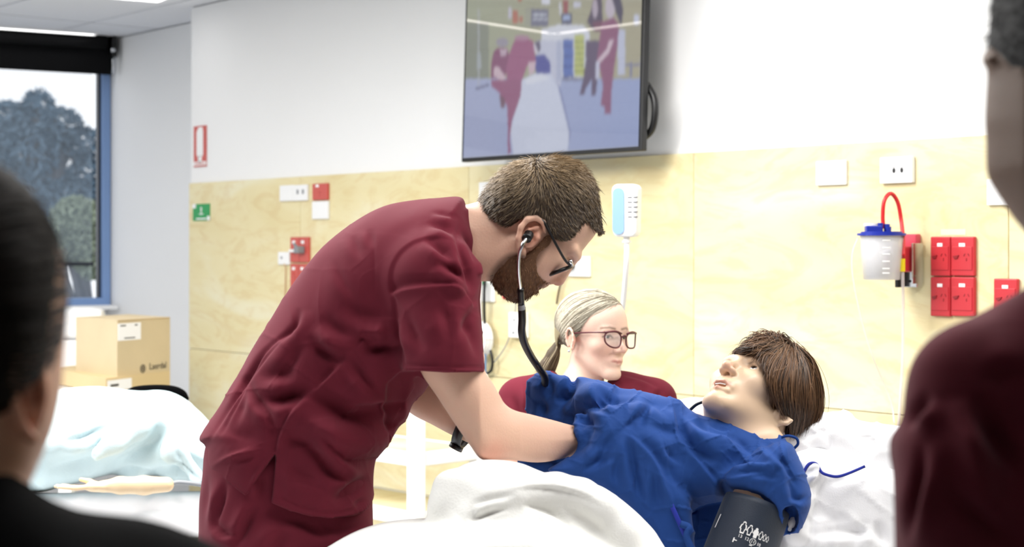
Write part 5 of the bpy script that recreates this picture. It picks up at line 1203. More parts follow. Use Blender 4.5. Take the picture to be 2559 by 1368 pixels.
for s in (-1, 1):
    d = np.linalg.norm(V-Tp((s*.135, .335, .505)), axis=1); k = (np.exp(-(d/17)**4)*.25)[:, None]; cp = cp*(1-k)+C('#b98a70')*k
    L_ = [Tp((s*.06, .36, .585)), Tp((s*.13, .35, .605)), Tp((s*.21, .28, .59))]
    d = np.min([np.linalg.norm(V-p, axis=1) for p in [L_[0]*(1-t)+L_[1]*t for t in np.linspace(0, 1, 6)]+[L_[1]*(1-t)+L_[2]*t for t in np.linspace(0, 1, 6)]], axis=0); k = (np.exp(-(d/5)**2)*.7)[:, None]; cp = cp*(1-k)+C('#5b4434')*k
    L_ = [Tp((s*.075, .335, .525)), Tp((s*.135, .352, .545)), Tp((s*.195, .315, .525))]
    d = np.min([np.linalg.norm(V-p, axis=1) for p in [L_[0]*(1-t)+L_[1]*t for t in np.linspace(0, 1, 6)]+[L_[1]*(1-t)+L_[2]*t for t in np.linspace(0, 1, 6)]], axis=0); k = (np.exp(-(d/3.2)**2)*.8)[:, None]; cp = cp*(1-k)+C('#2e211a')*k
mank = surf('patient_manikin', V, Fc, DP, M['skinplastic'], None, cp, pb); tag(mank, 'female training manikin lying in a blue gown with a short brown wig', 'manikin')
_n = set(bpy.data.objects.keys()); eyes(Tp, Sp, DP, Bp, mank, '#24160f', (.05, 1, .25), ir=.6)
for o in [o for o in bpy.data.objects if o.name not in _n]: shift(o, pb)
q = MB(); a, b = Tp((-.05, .372, .212)), Tp((.055, .372, .212)); q.tube([(Q(*a, DP)-pb)[:], (Q(*((a+b)/2+Bp @ np.array((0, 2.5, 0.)))[:], DP)-pb)[:], (Q(*b, DP)-pb)[:]], .0013, 8); q.build('teeth', M['white'], mank)
# wig: inner cap and swept strands
cw_ = Tp((0, -.06, .66)); rw_ = np.array((.38, .455, .40))*Sp
f = Fld((1790, 820, -160), (2080, 1140, 340), 4)
f.add(ell(cw_, rw_, Bp)); f.add(ell((1988, 1040, 190), (50, 66, 90), rotz(20)), 30)
wp_ = closedline([(1828, 898), (1838, 874), (1880, 858), (1930, 846), (1985, 868), (2030, 920), (2050, 985), (2050, 1050), (2012, 1098), (1975, 1112), (1960, 1080), (1968, 1052), (1952, 1020), (1936, 1000), (1928, 965), (1928, 935), (1914, 904), (1890, 878), (1856, 880)], 3)
f.keep(lambda u, v, w: -polysd(wp_, *np.broadcast_arrays(u[:, :, 0].astype(float), v[:, :, 0].astype(float)))[:, :, None]+0*w, 8)
V, Fc = f.mesh(2); surf('wig', V, Fc, DP, mat('wig base', '#1a0f0a', .9, spec=.1), mank, None, pb)
def onwig(x, y, lift=0):     # depth of the wig's near side at a picture place
    P0 = np.array((x, y, -400.)); dd = np.array((0, 0, 1.)); A_ = Bp/rw_; qo = (P0-cw_) @ A_; qd = dd @ A_
    a_, b_, c_ = qd @ qd, 2*qo @ qd, qo @ qo-1; D_ = b_*b_-4*a_*c_
    t = (-b_-math.sqrt(D_))/(2*a_) if D_ > 0 else -b_/(2*a_)
    return (x, y, -400+t-lift)
def wl_(pts): return [onwig(x, y, l) for x, y, l in pts]
part_ = (1942, 852)
G1 = [wl_(g) for g in (
 [(1944, 852, 2), (1905, 856, 6), (1868, 866, 12), (1840, 878, -10), (1824, 902, -40)],
 [(1946, 856, 2), (1905, 866, 8), (1870, 878, 14), (1850, 880, -14), (1836, 894, -40)],
 [(1950, 858, 2), (1915, 866, 8), (1885, 872, 4), (1872, 877, -6), (1858, 883, -20)],
 [(1954, 860, 2), (1926, 872, 8), (1903, 876, 8), (1892, 884, 8), (1884, 890, 8)],
 [(1958, 862, 2), (1935, 882, 8), (1922, 894, 12), (1916, 916, 16), (1920, 942, 20)],
 [(1962, 864, 2), (1946, 895, 8), (1930, 930, 18), (1926, 965, 22), (1936, 1002, 24)],
 [(1968, 866, 2), (1958, 905, 8), (1944, 950, 18), (1944, 1000, 22), (1966, 1050, 24)],
 [(1974, 866, 2), (1974, 915, 8), (1964, 965, 14), (1968, 1020, 20), (1984, 1082, 22)],
 [(1980, 866, 2), (1992, 910, 6), (1990, 965, 12), (1990, 1030, 18), (1975, 1112, 24)],
 [(1982, 864, 2), (2006, 910, 6), (2012, 970, 10), (2008, 1035, 16), (1996, 1098, 22)],
 [(1984, 862, 2), (2020, 905, 4), (2036, 965, 6), (2034, 1035, 10), (2012, 1094, 14)],
 [(1982, 860, 0), (2028, 900, 0), (2050, 965, 0), (2050, 1030, 2), (2024, 1085, 4)])]
ga = guided(G1, 4200, 31, ('#150c08', '#7d5c42'), 3.2, 7, 2.2)
G2 = [wl_(g) for g in ([(1930, 860, 4), (1900, 850, 8), (1870, 858, 10), (1846, 872, 12)], [(1936, 856, 4), (1925, 842, 8), (1900, 843, 10), (1876, 850, 12)], [(1950, 856, 4), (1955, 842, 6), (1975, 855, 6), (1998, 880, 4)])]
gb = guided(G2, 500, 32, ('#2a1a12', '#7a583e'), 5, 9, 5)
fly = guided(G1, 160, 34, ('#4a3426', '#a07a58'), 10, 12, 9)
strandobj('wig_strands', [ga], .0009, DP, M['hair'], mank, pb)['kind'] = 'stuff'
strandobj('wig_fringe_strands', [gb], .0008, DP, M['hair'], mank, pb)['kind'] = 'stuff'
strandobj('wig_loose_strands', [fly], .0004, DP, M['hair'], mank, pb)['kind'] = 'stuff'
# ---- gown
f = Fld((1290, 905, -290), (2050, 1460, 300), 3.6)
f.add(slab([(1440, 1040), (1445, 990), (1470, 955), (1520, 966), (1556, 980), (1601, 978), (1640, 985), (1696, 1004), (1736, 1034), (1788, 1044), (1830, 1052), (1880, 1066), (1930, 1080), (1962, 1098), (1990, 1140), (2010, 1200), (2000, 1260), (1900, 1280), (1846, 1236), (1815, 1252), (1760, 1262), (1700, 1290), (1600, 1280), (1480, 1180), (1445, 1110)], lambda u, v: 20+0*u+(v-1050)*-.12, lambda u, v: np.interp(u, [1440, 1550, 1800, 1960], [95, 140, 130, 80]).astype(float), 95))
f.add(slab([(1315, 1030), (1316, 958), (1328, 943), (1359, 925), (1396, 936), (1420, 940), (1432, 955), (1443, 942), (1470, 945), (1530, 966), (1580, 978), (1620, 1010), (1600, 1080), (1480, 1100), (1430, 1180), (1380, 1190), (1330, 1150), (1314, 1100)], lambda u, v: np.interp(u, [1310, 1420, 1600], [130, 70, 10]).astype(float), 42, 36), 14)
f.add(ell((1512, 1082, -62), (62, 72, 84)), 24); chain(f, [(1448, 1046, -60), (1462, 1100, -96), (1450, 1140, -90)], [14, 16, 14], 10)
f.add(slab([(1368, 1177), (1400, 1154), (1450, 1127), (1500, 1098), (1560, 1072), (1620, 1066), (1680, 1120), (1720, 1230), (1734, 1420), (1640, 1420), (1600, 1310), (1500, 1225), (1420, 1200)], lambda u, v: -105-.1*(u-1500)*0, 44, 36), 16)
f.add(slab([(1800, 1196), (1850, 1150), (1900, 1120), (1970, 1104), (2000, 1150), (2016, 1192), (2028, 1240), (2024, 1276), (2008, 1316), (1992, 1333), (1970, 1338), (1954, 1340), (1940, 1326), (1912, 1294), (1880, 1266), (1844, 1232), (1815, 1215)], lambda u, v: -92+0*u, 96, 60), 26)
f.cut(slab([(1958, 1270), (1992, 1266), (1990, 1320), (1966, 1345), (1950, 1350), (1958, 1320)], -150, 60, 14), 6)
# inner layer that shows dark under the near side
f.add(slab([(1290, 1130), (1400, 1160), (1520, 1180), (1700, 1230), (1830, 1230), (1840, 1300), (1780, 1430), (1600, 1430), (1400, 1260), (1300, 1180)], 60, 40, 30), 8)
V, Fc = f.mesh(2); S_, L_ = 'step', 'ridge'
gf = [
 ([(1427, 950), (1410, 975), (1398, 998), (1420, 990), (1443, 945)], 9, 14, 'groove'), ([(1322, 952), (1318, 990), (1316, 1028)], 5, 5, L_, True, .02), ([(1365, 930), (1372, 970), (1360, 1010)], 12, 16, 'fold'), ([(1340, 990), (1352, 1020), (1350, 1050)], 12, 20, 'groove'),
 ([(1443, 943), (1424, 985), (1398, 1020), (1392, 1045)], 12, 20, 'fold-'), ([(1470, 950), (1500, 985), (1520, 1020)], 18, 10, 'fold'),
 ([(1556, 984), (1530, 995), (1480, 1010), (1430, 1008)], 14, 24, 'fold'), ([(1628, 1008), (1590, 1005), (1540, 1002), (1500, 1012), (1452, 1012)], 8, 12, 'fold-'), ([(1628, 1008), (1590, 1040), (1565, 1062), (1545, 1080)], 8, 16, 'step'),
 ([(1430, 1024), (1480, 1060), (1500, 1100)], 18, 18, 'fold'), ([(1455, 1018), (1468, 1060), (1460, 1120)], 16, 20, 'groove'), ([(1460, 1012), (1500, 1022), (1540, 1040)], 12, 10, 'fold'),
 ([(1556, 1078), (1600, 1105), (1640, 1150), (1670, 1220), (1690, 1290)], 10, 24, 'step'), ([(1556, 1078), (1576, 1130), (1590, 1200), (1610, 1280)], 10, 16, 'fold'), ([(1556, 1078), (1520, 1110), (1490, 1160), (1450, 1190)], 12, 14, 'fold'), ([(1440, 1185), (1480, 1160), (1540, 1140)], 8, 8, 'fold'), ([(1560, 1120), (1540, 1180), (1545, 1230)], 10, 10, 'fold'), ([(1640, 1150), (1640, 1220), (1650, 1280)], 12, 14, 'fold'),
 ([(1640, 1000), (1690, 1020), (1706, 1060), (1720, 1100), (1760, 1140), (1810, 1160)], 12, 20, 'fold-'), ([(1706, 1095), (1730, 1130), (1770, 1180), (1816, 1245)], 8, 20, 'step'), ([(1700, 1098), (1680, 1140), (1690, 1200), (1760, 1250)], 16, 14, 'fold'),
 ([(1700, 1000), (1725, 1040), (1770, 1070), (1820, 1085), (1860, 1110), (1900, 1130)], 12, 16, 'fold'), ([(1760, 1050), (1800, 1070), (1840, 1075)], 8, 8, 'fold'), ([(1788, 1046), (1830, 1054), (1880, 1068), (1930, 1082), (1962, 1100)], 4, 5, L_, True, .02),
 ([(1640, 1000), (1610, 1030), (1600, 1070)], 10, 12, 'fold'), ([(1620, 1060), (1680, 1080), (1730, 1075)], 14, 10, 'fold'),
 ([(1802, 1196), (1830, 1170), (1880, 1158), (1938, 1160)], 10, 22, 'step'), ([(1810, 1195), (1850, 1180), (1900, 1178), (1945, 1185)], 8, 10, 'fold'), ([(1938, 1162), (1945, 1180), (1940, 1186)], 6, 8, 'fold'), ([(1860, 1198), (1900, 1190), (1950, 1196)], 6, 7, 'fold'), ([(1850, 1225), (1890, 1240), (1930, 1270), (1950, 1300)], 10, 12, 'fold'),
 ([(1960, 1180), (1980, 1220), (1990, 1270)], 12, 16, 'fold'), ([(1940, 1110), (1960, 1160), (1985, 1200), (2000, 1230)], 10, 12, 'fold'), ([(1900, 1090), (1930, 1130), (1990, 1180)], 8, 8, 'fold'), ([(1970, 1240), (2000, 1250), (2022, 1240)], 8, 9, 'fold'), ([(1800, 1196), (1810, 1225), (1820, 1250)], 10, 14, 'groove'),
 ([(1660, 1090), (1670, 1130), (1700, 1160)], 7, 7, 'fold'), ([(1840, 1100), (1870, 1130), (1880, 1150)], 8, 8, 'fold'), ([(1740, 1100), (1760, 1130), (1800, 1150)], 9, 7, 'fold'), ([(1600, 990), (1640, 1010), (1680, 1050)], 12, 8, 'fold'), ([(1500, 960), (1520, 1000), (1560, 1020)], 10, 8, 'fold')]
V = folds(V, Fc, gf); V = crumple(V, normals(V, Fc), 4.5, 80, 7, 5); V = crumple(V, normals(V, Fc), 1.8, 260, 4, 6)
surf('gown', V, Fc, DP, M['bluegown'], mank, None, pb)
def gtube(name, pts, r, m, parent, o, D, flat=None, n=8):
    q = MB(); q.tube([tuple(v) for v in smoothline([(Q(*p, D)-o)[:] for p in pts], 5)], r, n); return q.build(name, m, parent)
def ribbon(name, pts, w_, m, parent, o, D, up=(0, -1, 0)):
    L = [np.array(p) for p in smoothline(pts, 5)]; q = MB(); vs_ = []
    for i, p in enumerate(L):
        t = L[min(i+1, len(L)-1)]-L[max(i-1, 0)]; t /= np.linalg.norm(t); sdir = np.cross(t, [0, 0, 1.]); sdir /= max(np.linalg.norm(sdir), 1e-6)
        for a, b in ((-1, 0), (1, 0), (1, 3), (-1, 3)): vs_.append((Q(*(p+sdir*w_*a+np.array([0, 0, b])), D)-o)[:])
    q.add(vs_, [[i*4+a, i*4+(a+1) % 4, i*4+4+(a+1) % 4, i*4+4+a] for i in range(len(L)-1) for a in range(4)]+[[0, 1, 2, 3], [len(vs_)-1, len(vs_)-2, len(vs_)-3, len(vs_)-4]], True); return q.build(name, m, parent)
ribbon('tie', [(1672, 1250, -152), (1690, 1290, -158), (1712, 1340, -160), (1735, 1400, -160)], 6, M['bluetie'], mank, pb, DP)
ribbon('tie', [(1700, 1310, -160), (1722, 1320, -168), (1716, 1345, -166), (1740, 1395, -166)], 9, M['bluegown'], mank, pb, DP)
ribbon('tie', [(1952, 1094, -60), (1970, 1090, -66), (1990, 1096, -64), (1994, 1110, -60), (1984, 1122, -56)], 3.5, M['bluegown'], mank, pb, DP)
ribbon('tie', [(2008, 1180, -70), (2022, 1160, -64), (2040, 1160, -56), (2052, 1180, -60), (2068, 1188, -66), (2092, 1192, -66), (2120, 1184, -62), (2162, 1166, -50)], 3.6, M['bluetie'], mank, pb, DP)
# blood pressure cuff on the near arm
cu = empty('blood_pressure_cuff', Q(1850, 1340, -150, DP)); co = cu.location; tag(cu, 'dark grey blood pressure cuff with white size figures on the manikin\'s arm', 'cuff')
a0 = np.array((1893, 1262, -112.)); a1_ = np.array((1800, 1520, -170.)); ax = (a1_-a0)/np.linalg.norm(a1_-a0); e1 = np.cross(ax, [0, 0, 1.]); e1 /= np.linalg.norm(e1); e2 = np.cross(ax, e1)
if e2[2] > 0: e2 = -e2; 
if e1[0] > 0: e1 = -e1
def cuffp(t, ang, r): return a0+(a1_-a0)*t+e1*math.cos(ang)*r*(1+.06*t)+e2*math.sin(ang)*r*.95
q = MB(); vs_ = []; n = 40; rows = [(0, 80), (0, 84), (.05, 86), (.5, 88), (1, 88), (1, 82)]
for t, r in rows:
    for i in range(n): 
        a = 2*math.pi*i/n; vs_.append((Q(*cuffp(t+.0*math.cos(a), a, r*(1+.015*math.sin(5*a))), DP)-co)[:])
q.add(vs_, [[j*n+i, j*n+(i+1) % n, (j+1)*n+(i+1) % n, (j+1)*n+i] for j in range(len(rows)-1) for i in range(n)], True)
M['cuff'] = fabric('slate cuff nylon', '#27303f', .55, .1, 700, .04, .2, .4); q.build('cuff_sleeve', M['cuff'], cu)
def cuffmark(name, pts2, off, th=.6):
    "flat print: (along, around) in px from an anchor on the cuff"
    q = MB(); vs_ = [(Q(*cuffp(off[0]+y/278., off[1]+x/88., 90.3), DP)-co)[:] for x, y in pts2]; q.add(vs_, [list(range(len(pts2)))]); return q.build(name, M['whiteink'], cu)
def figure(s): return [(-1.2*s, -9*s), (1.2*s, -9*s), (2.6*s, -7*s), (2*s, -5.2*s), (4.2*s, -3.5*s), (5.5*s, 3*s), (3.6*s, 3.4*s), (3*s, 10*s), (.4*s, 10*s), (-.4*s, 10*s), (-3*s, 10*s), (-3.6*s, 3.4*s), (-5.5*s, 3*s), (-4.2*s, -3.5*s), (-2*s, -5.2*s), (-2.6*s, -7*s)]
ang0 = 1.42
marks = [(0, 1.15, 1), (17, 1.0, 1), (33, .95, 0), (47, .8, 1), (58, .65, 1), (67, .55, 1)]
for mx_, s_, hollow in marks:
    pts = figure(s_*1.45); L = [(x+mx_, y+mx_*.08) for x, y in pts]
    base_t, base_a = .30, ang0
    if not hollow: cuffmark('size_figure', L, (base_t, base_a))
    else:
        q = MB(); n = len(L); inn = [(mx_+(x-mx_)*.62, mx_*.08+(y-mx_*.08)*.78) for x, y in L]
        vs_ = [(Q(*cuffp(base_t+y/278., base_a+x/88., 90.3), DP)-co)[:] for x, y in L+inn]; q.add(vs_, [[i, (i+1) % n, n+(i+1) % n, n+i] for i in range(n)]); q.build('size_figure', M['whiteink'], cu)
def cufftext(txt, x, y, size):
    c = cuffp(.30+y/278., ang0+x/88., 91.2); c2 = cuffp(.30+y/278., ang0+(x+2)/88., 91.2); c3 = cuffp(.30+(y-2)/278., ang0+x/88., 91.2)
    o = Q(*c, DP)-co; X = (Q(*c2, DP)-co-o).normalized(); Y = (Q(*c3, DP)-co-o); Y = (Y-X*Y.dot(X)).normalized(); Zx = X.cross(Y)
    Mx = Matrix(((X.x, Y.x, Zx.x, o.x), (X.y, Y.y, Zx.y, o.y), (X.z, Y.z, Zx.z, o.z), (0, 0, 0, 1))); return text_obj('size_number', txt, size, Mx, M['whiteink'], cu, .0002)
for txt, x in (('13', 0), ('12', 17), ('11', 33), ('10', 49)): cufftext(txt, x, 28+x*.08, .0078)
rg = [(33+8.5*math.cos(t), 27+8.5*math.sin(t)) for t in np.linspace(0, 2*math.pi, 20)]
q = MB(); vs_ = [(Q(*cuffp(.30+y/278., ang0+x/88., 90.4), DP)-co)[:] for x, y in rg+[(33+(x-33)*.84, 27+(y-27)*.84) for x, y in rg]]; n = 20; q.add(vs_, [[i, i+1, n+i+1, n+i] for i in range(n-1)]); q.build('size_ring', M['whiteink'], cu)
cuffmark('range_line', [(-14, 36), (34, 36), (34, 38.5), (-14, 38.5)], (.30, ang0)); cuffmark('range_line', [(-14, 32), (-11, 32), (-11, 44), (-14, 44)], (.30, ang0))
cuffmark('edge_print', [(-78, -20), (-75, -20), (-79, 16), (-82, 16)], (.30, ang0))
# ---- stethoscope
st = empty('stethoscope', Q(1303, 760, -60, DM)); so_ = st.location; tag(st, 'black stethoscope with steel ear tubes worn by the bending man', 'stethoscope')
gtube('ear_tube', [(1316, 596, -128), (1306, 612, -138), (1298, 636, -132), (1296, 680, -116), (1300, 720, -96), (1303, 752, -72)], .0031, M['chrome'], st, so_, DM)
gtube('ear_tube', [(1316, 596, 128), (1306, 612, 138), (1300, 640, 132), (1304, 690, 100), (1306, 730, 40), (1304, 756, -20)], .0031, M['chrome'], st, so_, DM)
gtube('earpiece', [(1322, 586, -112), (1316, 597, -128)], .0085, M['black'], st, so_, DM, n=12); gtube('earpiece', [(1322, 586, 112), (1316, 597, 128)], .0085, M['black'], st, so_, DM, n=12)
gtube('tube_sleeve', [(1301, 722, -94), (1303, 760, -68)], .0056, M['black'], st, so_, DM)
gtube('tube_joint', [(1303, 762, -66), (1304, 774, -62)], .0062, M['grey'], st, so_, DM)
gtube('tube', [(1304, 768, -60), (1305, 800, -50), (1304, 830, -30), (1310, 858, 0), (1326, 890, 50), (1346, 920, 100), (1360, 940, 140), (1362, 962, 190), (1364, 990, 250)], .0066, M['black'], st, so_, DM)
gtube('tube', [(1305, 768, -42), (1306, 800, -34), (1307, 830, -14), (1314, 858, 16), (1330, 890, 56), (1350, 920, 96), (1363, 940, 150), (1365, 962, 200), (1366, 990, 260)], .0048, M['black'], st, so_, DM)
# ---- white blanket over the legs
DB = 2.62
f = Fld((560, 1120, -420), (1720, 1720, 420), 6)
f.add(slab([(700, 1450), (815, 1370), (900, 1324), (990, 1300), (1112, 1292), (1250, 1270), (1400, 1290), (1600, 1400), (1700, 1700), (600, 1700)], 0, 330, 120), 0)
f.add(slab([(1108, 1290), (1105, 1240), (1116, 1200), (1145, 1168), (1190, 1152), (1245, 1150), (1300, 1158), (1350, 1178), (1410, 1198), (1470, 1206), (1510, 1220), (1560, 1255), (1610, 1300), (1650, 1350), (1690, 1450), (1600, 1560), (1200, 1560), (1120, 1350)], lambda u, v: -40+0*u+.1*(v-1200), 150, 90), 30)
chain(f, [(1186, 1284, -150), (1230, 1262, -165), (1290, 1248, -165), (1330, 1232, -150), (1390, 1230, -140), (1450, 1244, -140), (1510, 1280, -144), (1560, 1340, -150), (1590, 1430, -160)], [38, 44, 46, 46, 46, 46, 46, 46, 46], 40, 20)
chain(f, [(1150, 1316, -150), (1190, 1306, -168), (1260, 1306, -176), (1330, 1318, -178), (1380, 1350, -180), (1400, 1420, -190)], [40, 46, 46, 46, 46, 46], 34, 20)
chain(f, [(1124, 1220, -110), (1122, 1270, -120), (1160, 1296, -140)], [44, 46, 40], 34)
V, Fc = f.mesh(3)
V = folds(V, Fc, [([(1172, 1264), (1183, 1278), (1182, 1296), (1230, 1280), (1280, 1270)], 7, 16, 'groove'), ([(1172, 1264), (1230, 1246), (1290, 1236)], 8, 10, 'fold'), ([(1270, 1225), (1340, 1218), (1400, 1222), (1460, 1240), (1510, 1270)], 5, 12, 'step-'), ([(1300, 1262), (1360, 1272), (1420, 1310), (1450, 1368)], 6, 14, 'groove'), ([(1310, 1255), (1340, 1285), (1360, 1350)], 16, 8, 'fold'), ([(1380, 1240), (1440, 1290), (1500, 1340), (1530, 1400)], 22, 10, 'fold'), ([(1200, 1310), (1180, 1340), (1100, 1368)], 18, 10, 'fold'), ([(1330, 1330), (1360, 1368), (1370, 1420)], 8, 10, 'fold'), ([(900, 1340), (1000, 1320), (1100, 1320)], 20, 10, 'fold')])
bo = Q(1250, 1400, 0, DB); bl_ = surf('blanket', V, Fc, DB, M['whiteblanket'], None, None, bo); tag(bl_, 'thick white cotton blanket rolled back over the manikin\'s legs', 'blanket')
# ---- pillow and bedding behind the manikin
f = Fld((1660, 970, -80), (2520, 1400, 420), 6)
f.add(slab([(1686, 1012), (1700, 998), (1740, 992), (1790, 1006), (1880, 1040), (1980, 1048), (2050, 1036), (2078, 1032), (2110, 1026), (2130, 1036), (2138, 1052), (2180, 1056), (2240, 1063), (2330, 1074), (2410, 1110), (2430, 1200), (2380, 1270), (2200, 1260), (2000, 1220), (1800, 1170), (1700, 1100)], 210, 105, 60), 0)
V, Fc = f.mesh(3)
V = folds(V, Fc, [([(2110, 1028), (2090, 1050), (2050, 1060)], 8, 14, 'fold'), ([(2000, 1110), (2040, 1080), (2080, 1075)], 10, 12, 'fold'), ([(2060, 1080), (2075, 1110), (2072, 1140)], 8, 10, 'fold'), ([(2130, 1060), (2160, 1100), (2230, 1110)], 16, 8, 'fold'), ([(2020, 1150), (2060, 1130), (2100, 1140)], 10, 9, 'fold'), ([(1700, 1004), (1730, 1012), (1750, 1030)], 6, 8, 'fold')])
V = crumple(V, normals(V, Fc), 5, 40, 8, 8)
po = Q(2150, 1150, 210, DP); o = surf('pillow', V, Fc, DP, M['sheet'], None, None, po); tag(o, 'plump white pillow under and behind the manikin\'s head', 'pillow')
f = Fld((1880, 1080, -160), (2560, 1700, 330), 7)
f.add(slab([(1960, 1150), (2040, 1120), (2110, 1140), (2240, 1180), (2400, 1240), (2520, 1330), (2540, 1690), (1900, 1690), (1900, 1400), (1940, 1250)], lambda u, v: 80-.15*(v-1300), 120, 70), 0)
chain(f, [(1990, 1160, -10), (2030, 1180, -40), (2000, 1240, -50), (1990, 1330, -70)], [22, 24, 26, 30], 26)
V, Fc = f.mesh(3)
V = folds(V, Fc, [([(2040, 1168), (2050, 1190), (2024, 1222)], 8, 14, 'fold'), ([(2010, 1200), (2030, 1180), (2045, 1165)], 7, 12, 'fold'), ([(2120, 1190), (2090, 1205), (2080, 1215)], 9, 9, 'fold'), ([(2040, 1250), (2080, 1300), (2160, 1330)], 26, 14, 'fold'), ([(2190, 1300), (2200, 1340), (2216, 1368)], 14, 20, 'fold'), ([(2020, 1340), (2080, 1332), (2170, 1330), (2190, 1340)], 12, 18, 'fold'), ([(2010, 1260), (2020, 1310), (2000, 1360)], 18, 14, 'fold'), ([(2170, 1300), (2140, 1350), (2130, 1400)], 14, 14, 'fold')])
V = crumple(V, normals(V, Fc), 5, 40, 8, 7)
so2 = Q(2200, 1450, 80, DP); o = surf('bed_sheet', V, Fc, DP, M['sheet'], None, None, so2); tag(o, 'creased white sheet over the raised head end of the bed', 'sheet')
gtube_o = Q(1746, 1020, 60, DP); c_ = gtube('cable', [(1726, 1024, 90), (1740, 1012, 70), (1756, 1006, 60), (1772, 1010, 60)], .003, M['black'], None, gtube_o, DP); c_.location = gtube_o; tag(c_, 'short black cable on the pillow at the manikin\'s chin', 'cable')
# bed under it all
bc = Vector((.22, 2.55, 0)); e = empty('hospital_bed', bc, math.radians(45)); tag(e, 'hospital bed the manikin lies on, under the white bedding', 'bed')
part(e, 'mattress', M['sheet'], lambda q: q.box((0, 0, .60), (2.0, .86, .16), .03))
part(e, 'bed_frame', M['whitemetal'], lambda q: q.box((0, 0, .48), (2.02, .86, .07), .01))
part(e, 'base', M['grey'], lambda q: (q.box((0, 0, .2), (1.3, .5, .1), .01), q.box((-.4, 0, .34), (.08, .3, .24)), q.box((.4, 0, .34), (.08, .3, .24))))
for sx in (-.65, .65):
    for sy in (-.3, .3): part(e, 'castor', M['black'], lambda q: (q.disc((sx, sy, .06), .06, .03, 20, 'y'), q.tube([(sx, sy, .06), (sx*.9, sy*.7, .18)], .015, 8)))
# ---------------------------------------------------------------- second bed at the left with a covered figure
DK = 4.7
f = Fld((-160, 930, -330), (700, 1260, 330), 6)
f.add(slab([(-140, 1220), (-120, 1080), (-20, 1010), (90, 985), (150, 972), (200, 967), (250, 966), (300, 972), (350, 977), (400, 975), (438, 984), (478, 1008), (520, 1050), (570, 1110), (620, 1180), (640, 1216), (510, 1212), (440, 1200), (400, 1190), (330, 1187), (262, 1189), (205, 1200), (150, 1218), (100, 1232), (0, 1235)], 40, lambda u, v: np.interp(v, [960, 1100, 1230], [120, 200, 260]).astype(float), 120), 0)
chain(f, [(110, 1120, -170), (190, 1100, -180), (270, 1060, -165), (340, 1030, -130), (410, 1010, -90)], [16, 22, 24, 20, 14], 30)
chain(f, [(240, 1140, -215), (290, 1110, -205), (350, 1070, -180), (400, 1040, -140), (430, 1010, -100)], [14, 20, 22, 18, 14], 30)
chain(f, [(500, 1200, -200), (440, 1130, -190), (430, 1060, -150), (440, 1010, -90)], [18, 20, 18, 14], 30)
V, Fc = f.mesh(3)
V = folds(V, Fc, [(q[0], q[1], q[2]*1.8)+tuple(q[3:]) for q in [([(300, 976), (340, 990), (380, 982)], 7, 9, 'fold'), ([(150, 1108), (215, 1092), (270, 1062)], 12, 12, 'fold'), ([(260, 1176), (320, 1150), (380, 1110), (415, 1060)], 14, 16, 'fold'), ([(150, 1060), (220, 1050), (300, 1020)], 12, 12, 'fold-'), ([(480, 1010), (500, 1060), (510, 1100)], 8, 12, 'fold'), ([(262, 1192), (330, 1176), (400, 1184)], 7, 10, 'fold'), ([(380, 1178), (430, 1170), (480, 1190), (508, 1206)], 8, 12, 'fold'), ([(440, 1100), (450, 1150), (490, 1190)], 14, 10, 'fold'), ([(120, 1180), (200, 1160), (260, 1120)], 16, 10, 'fold'), ([(100, 1040), (160, 1000), (240, 990)], 18, 10, 'fold')]])
ko = Q(260, 1180, 0, DK); o = surf('blanket', V, Fc, DK, M['paleblanket'], None, None, ko); tag(o, 'pale blue blanket covering the figure on the left bed', 'blanket')
# vinyl arm lying on the sheet
f = Fld((130, 1180, -330), (470, 1250, -180), 2.6)
chain(f, [(416, 1212, -262), (360, 1214, -262), (300, 1214, -262), (262, 1216, -262)], [19, 23, 21, 15], 10)
f.add(ell((240, 1218, -262), (30, 13, 26)), 10)
for dz, L, dy in ((-14, 76, 8), (-5, 84, 6), (5, 80, 4), (14, 66, 2)): chain(f, [(222, 1218, -262+dz), (190, 1219+dy*.3, -262+dz), (222-L, 1219+dy-8, -262+dz*1.1)], [6.5, 6, 4.2], 3)
chain(f, [(250, 1214, -240), (224, 1204, -244), (202, 1199, -246)], [8, 6.5, 5], 5)
V, Fc = f.mesh(1)
ao = Q(300, 1216, -262, DK); o = surf('manikin_arm', V, Fc, DK, M['skinplastic'], None, tint(V, '#e8cba4'), ao); tag(o, 'manikin\'s bare arm and hand lying out from under the pale blue blanket', 'arm')
q = MB(); q.tube([tuple(v) for v in smoothline([(Q(418, 1212, -262, DK)-ao)[:], (Q(432, 1209, -262, DK)-ao)[:], (Q(448, 1206, -258, DK)-ao)[:], (Q(480, 1209, -250, DK)-ao)[:], (Q(505, 1213, -240, DK)-ao)[:]], 4)], .006, 8); q.build('joint_cable', M['grey'], o)
q = MB(); q.tube([(Q(414, 1212, -262, DK)-ao)[:], (Q(424, 1210, -262, DK)-ao)[:]], .016, 14); q.build('joint_collar', M['chrome'], o)
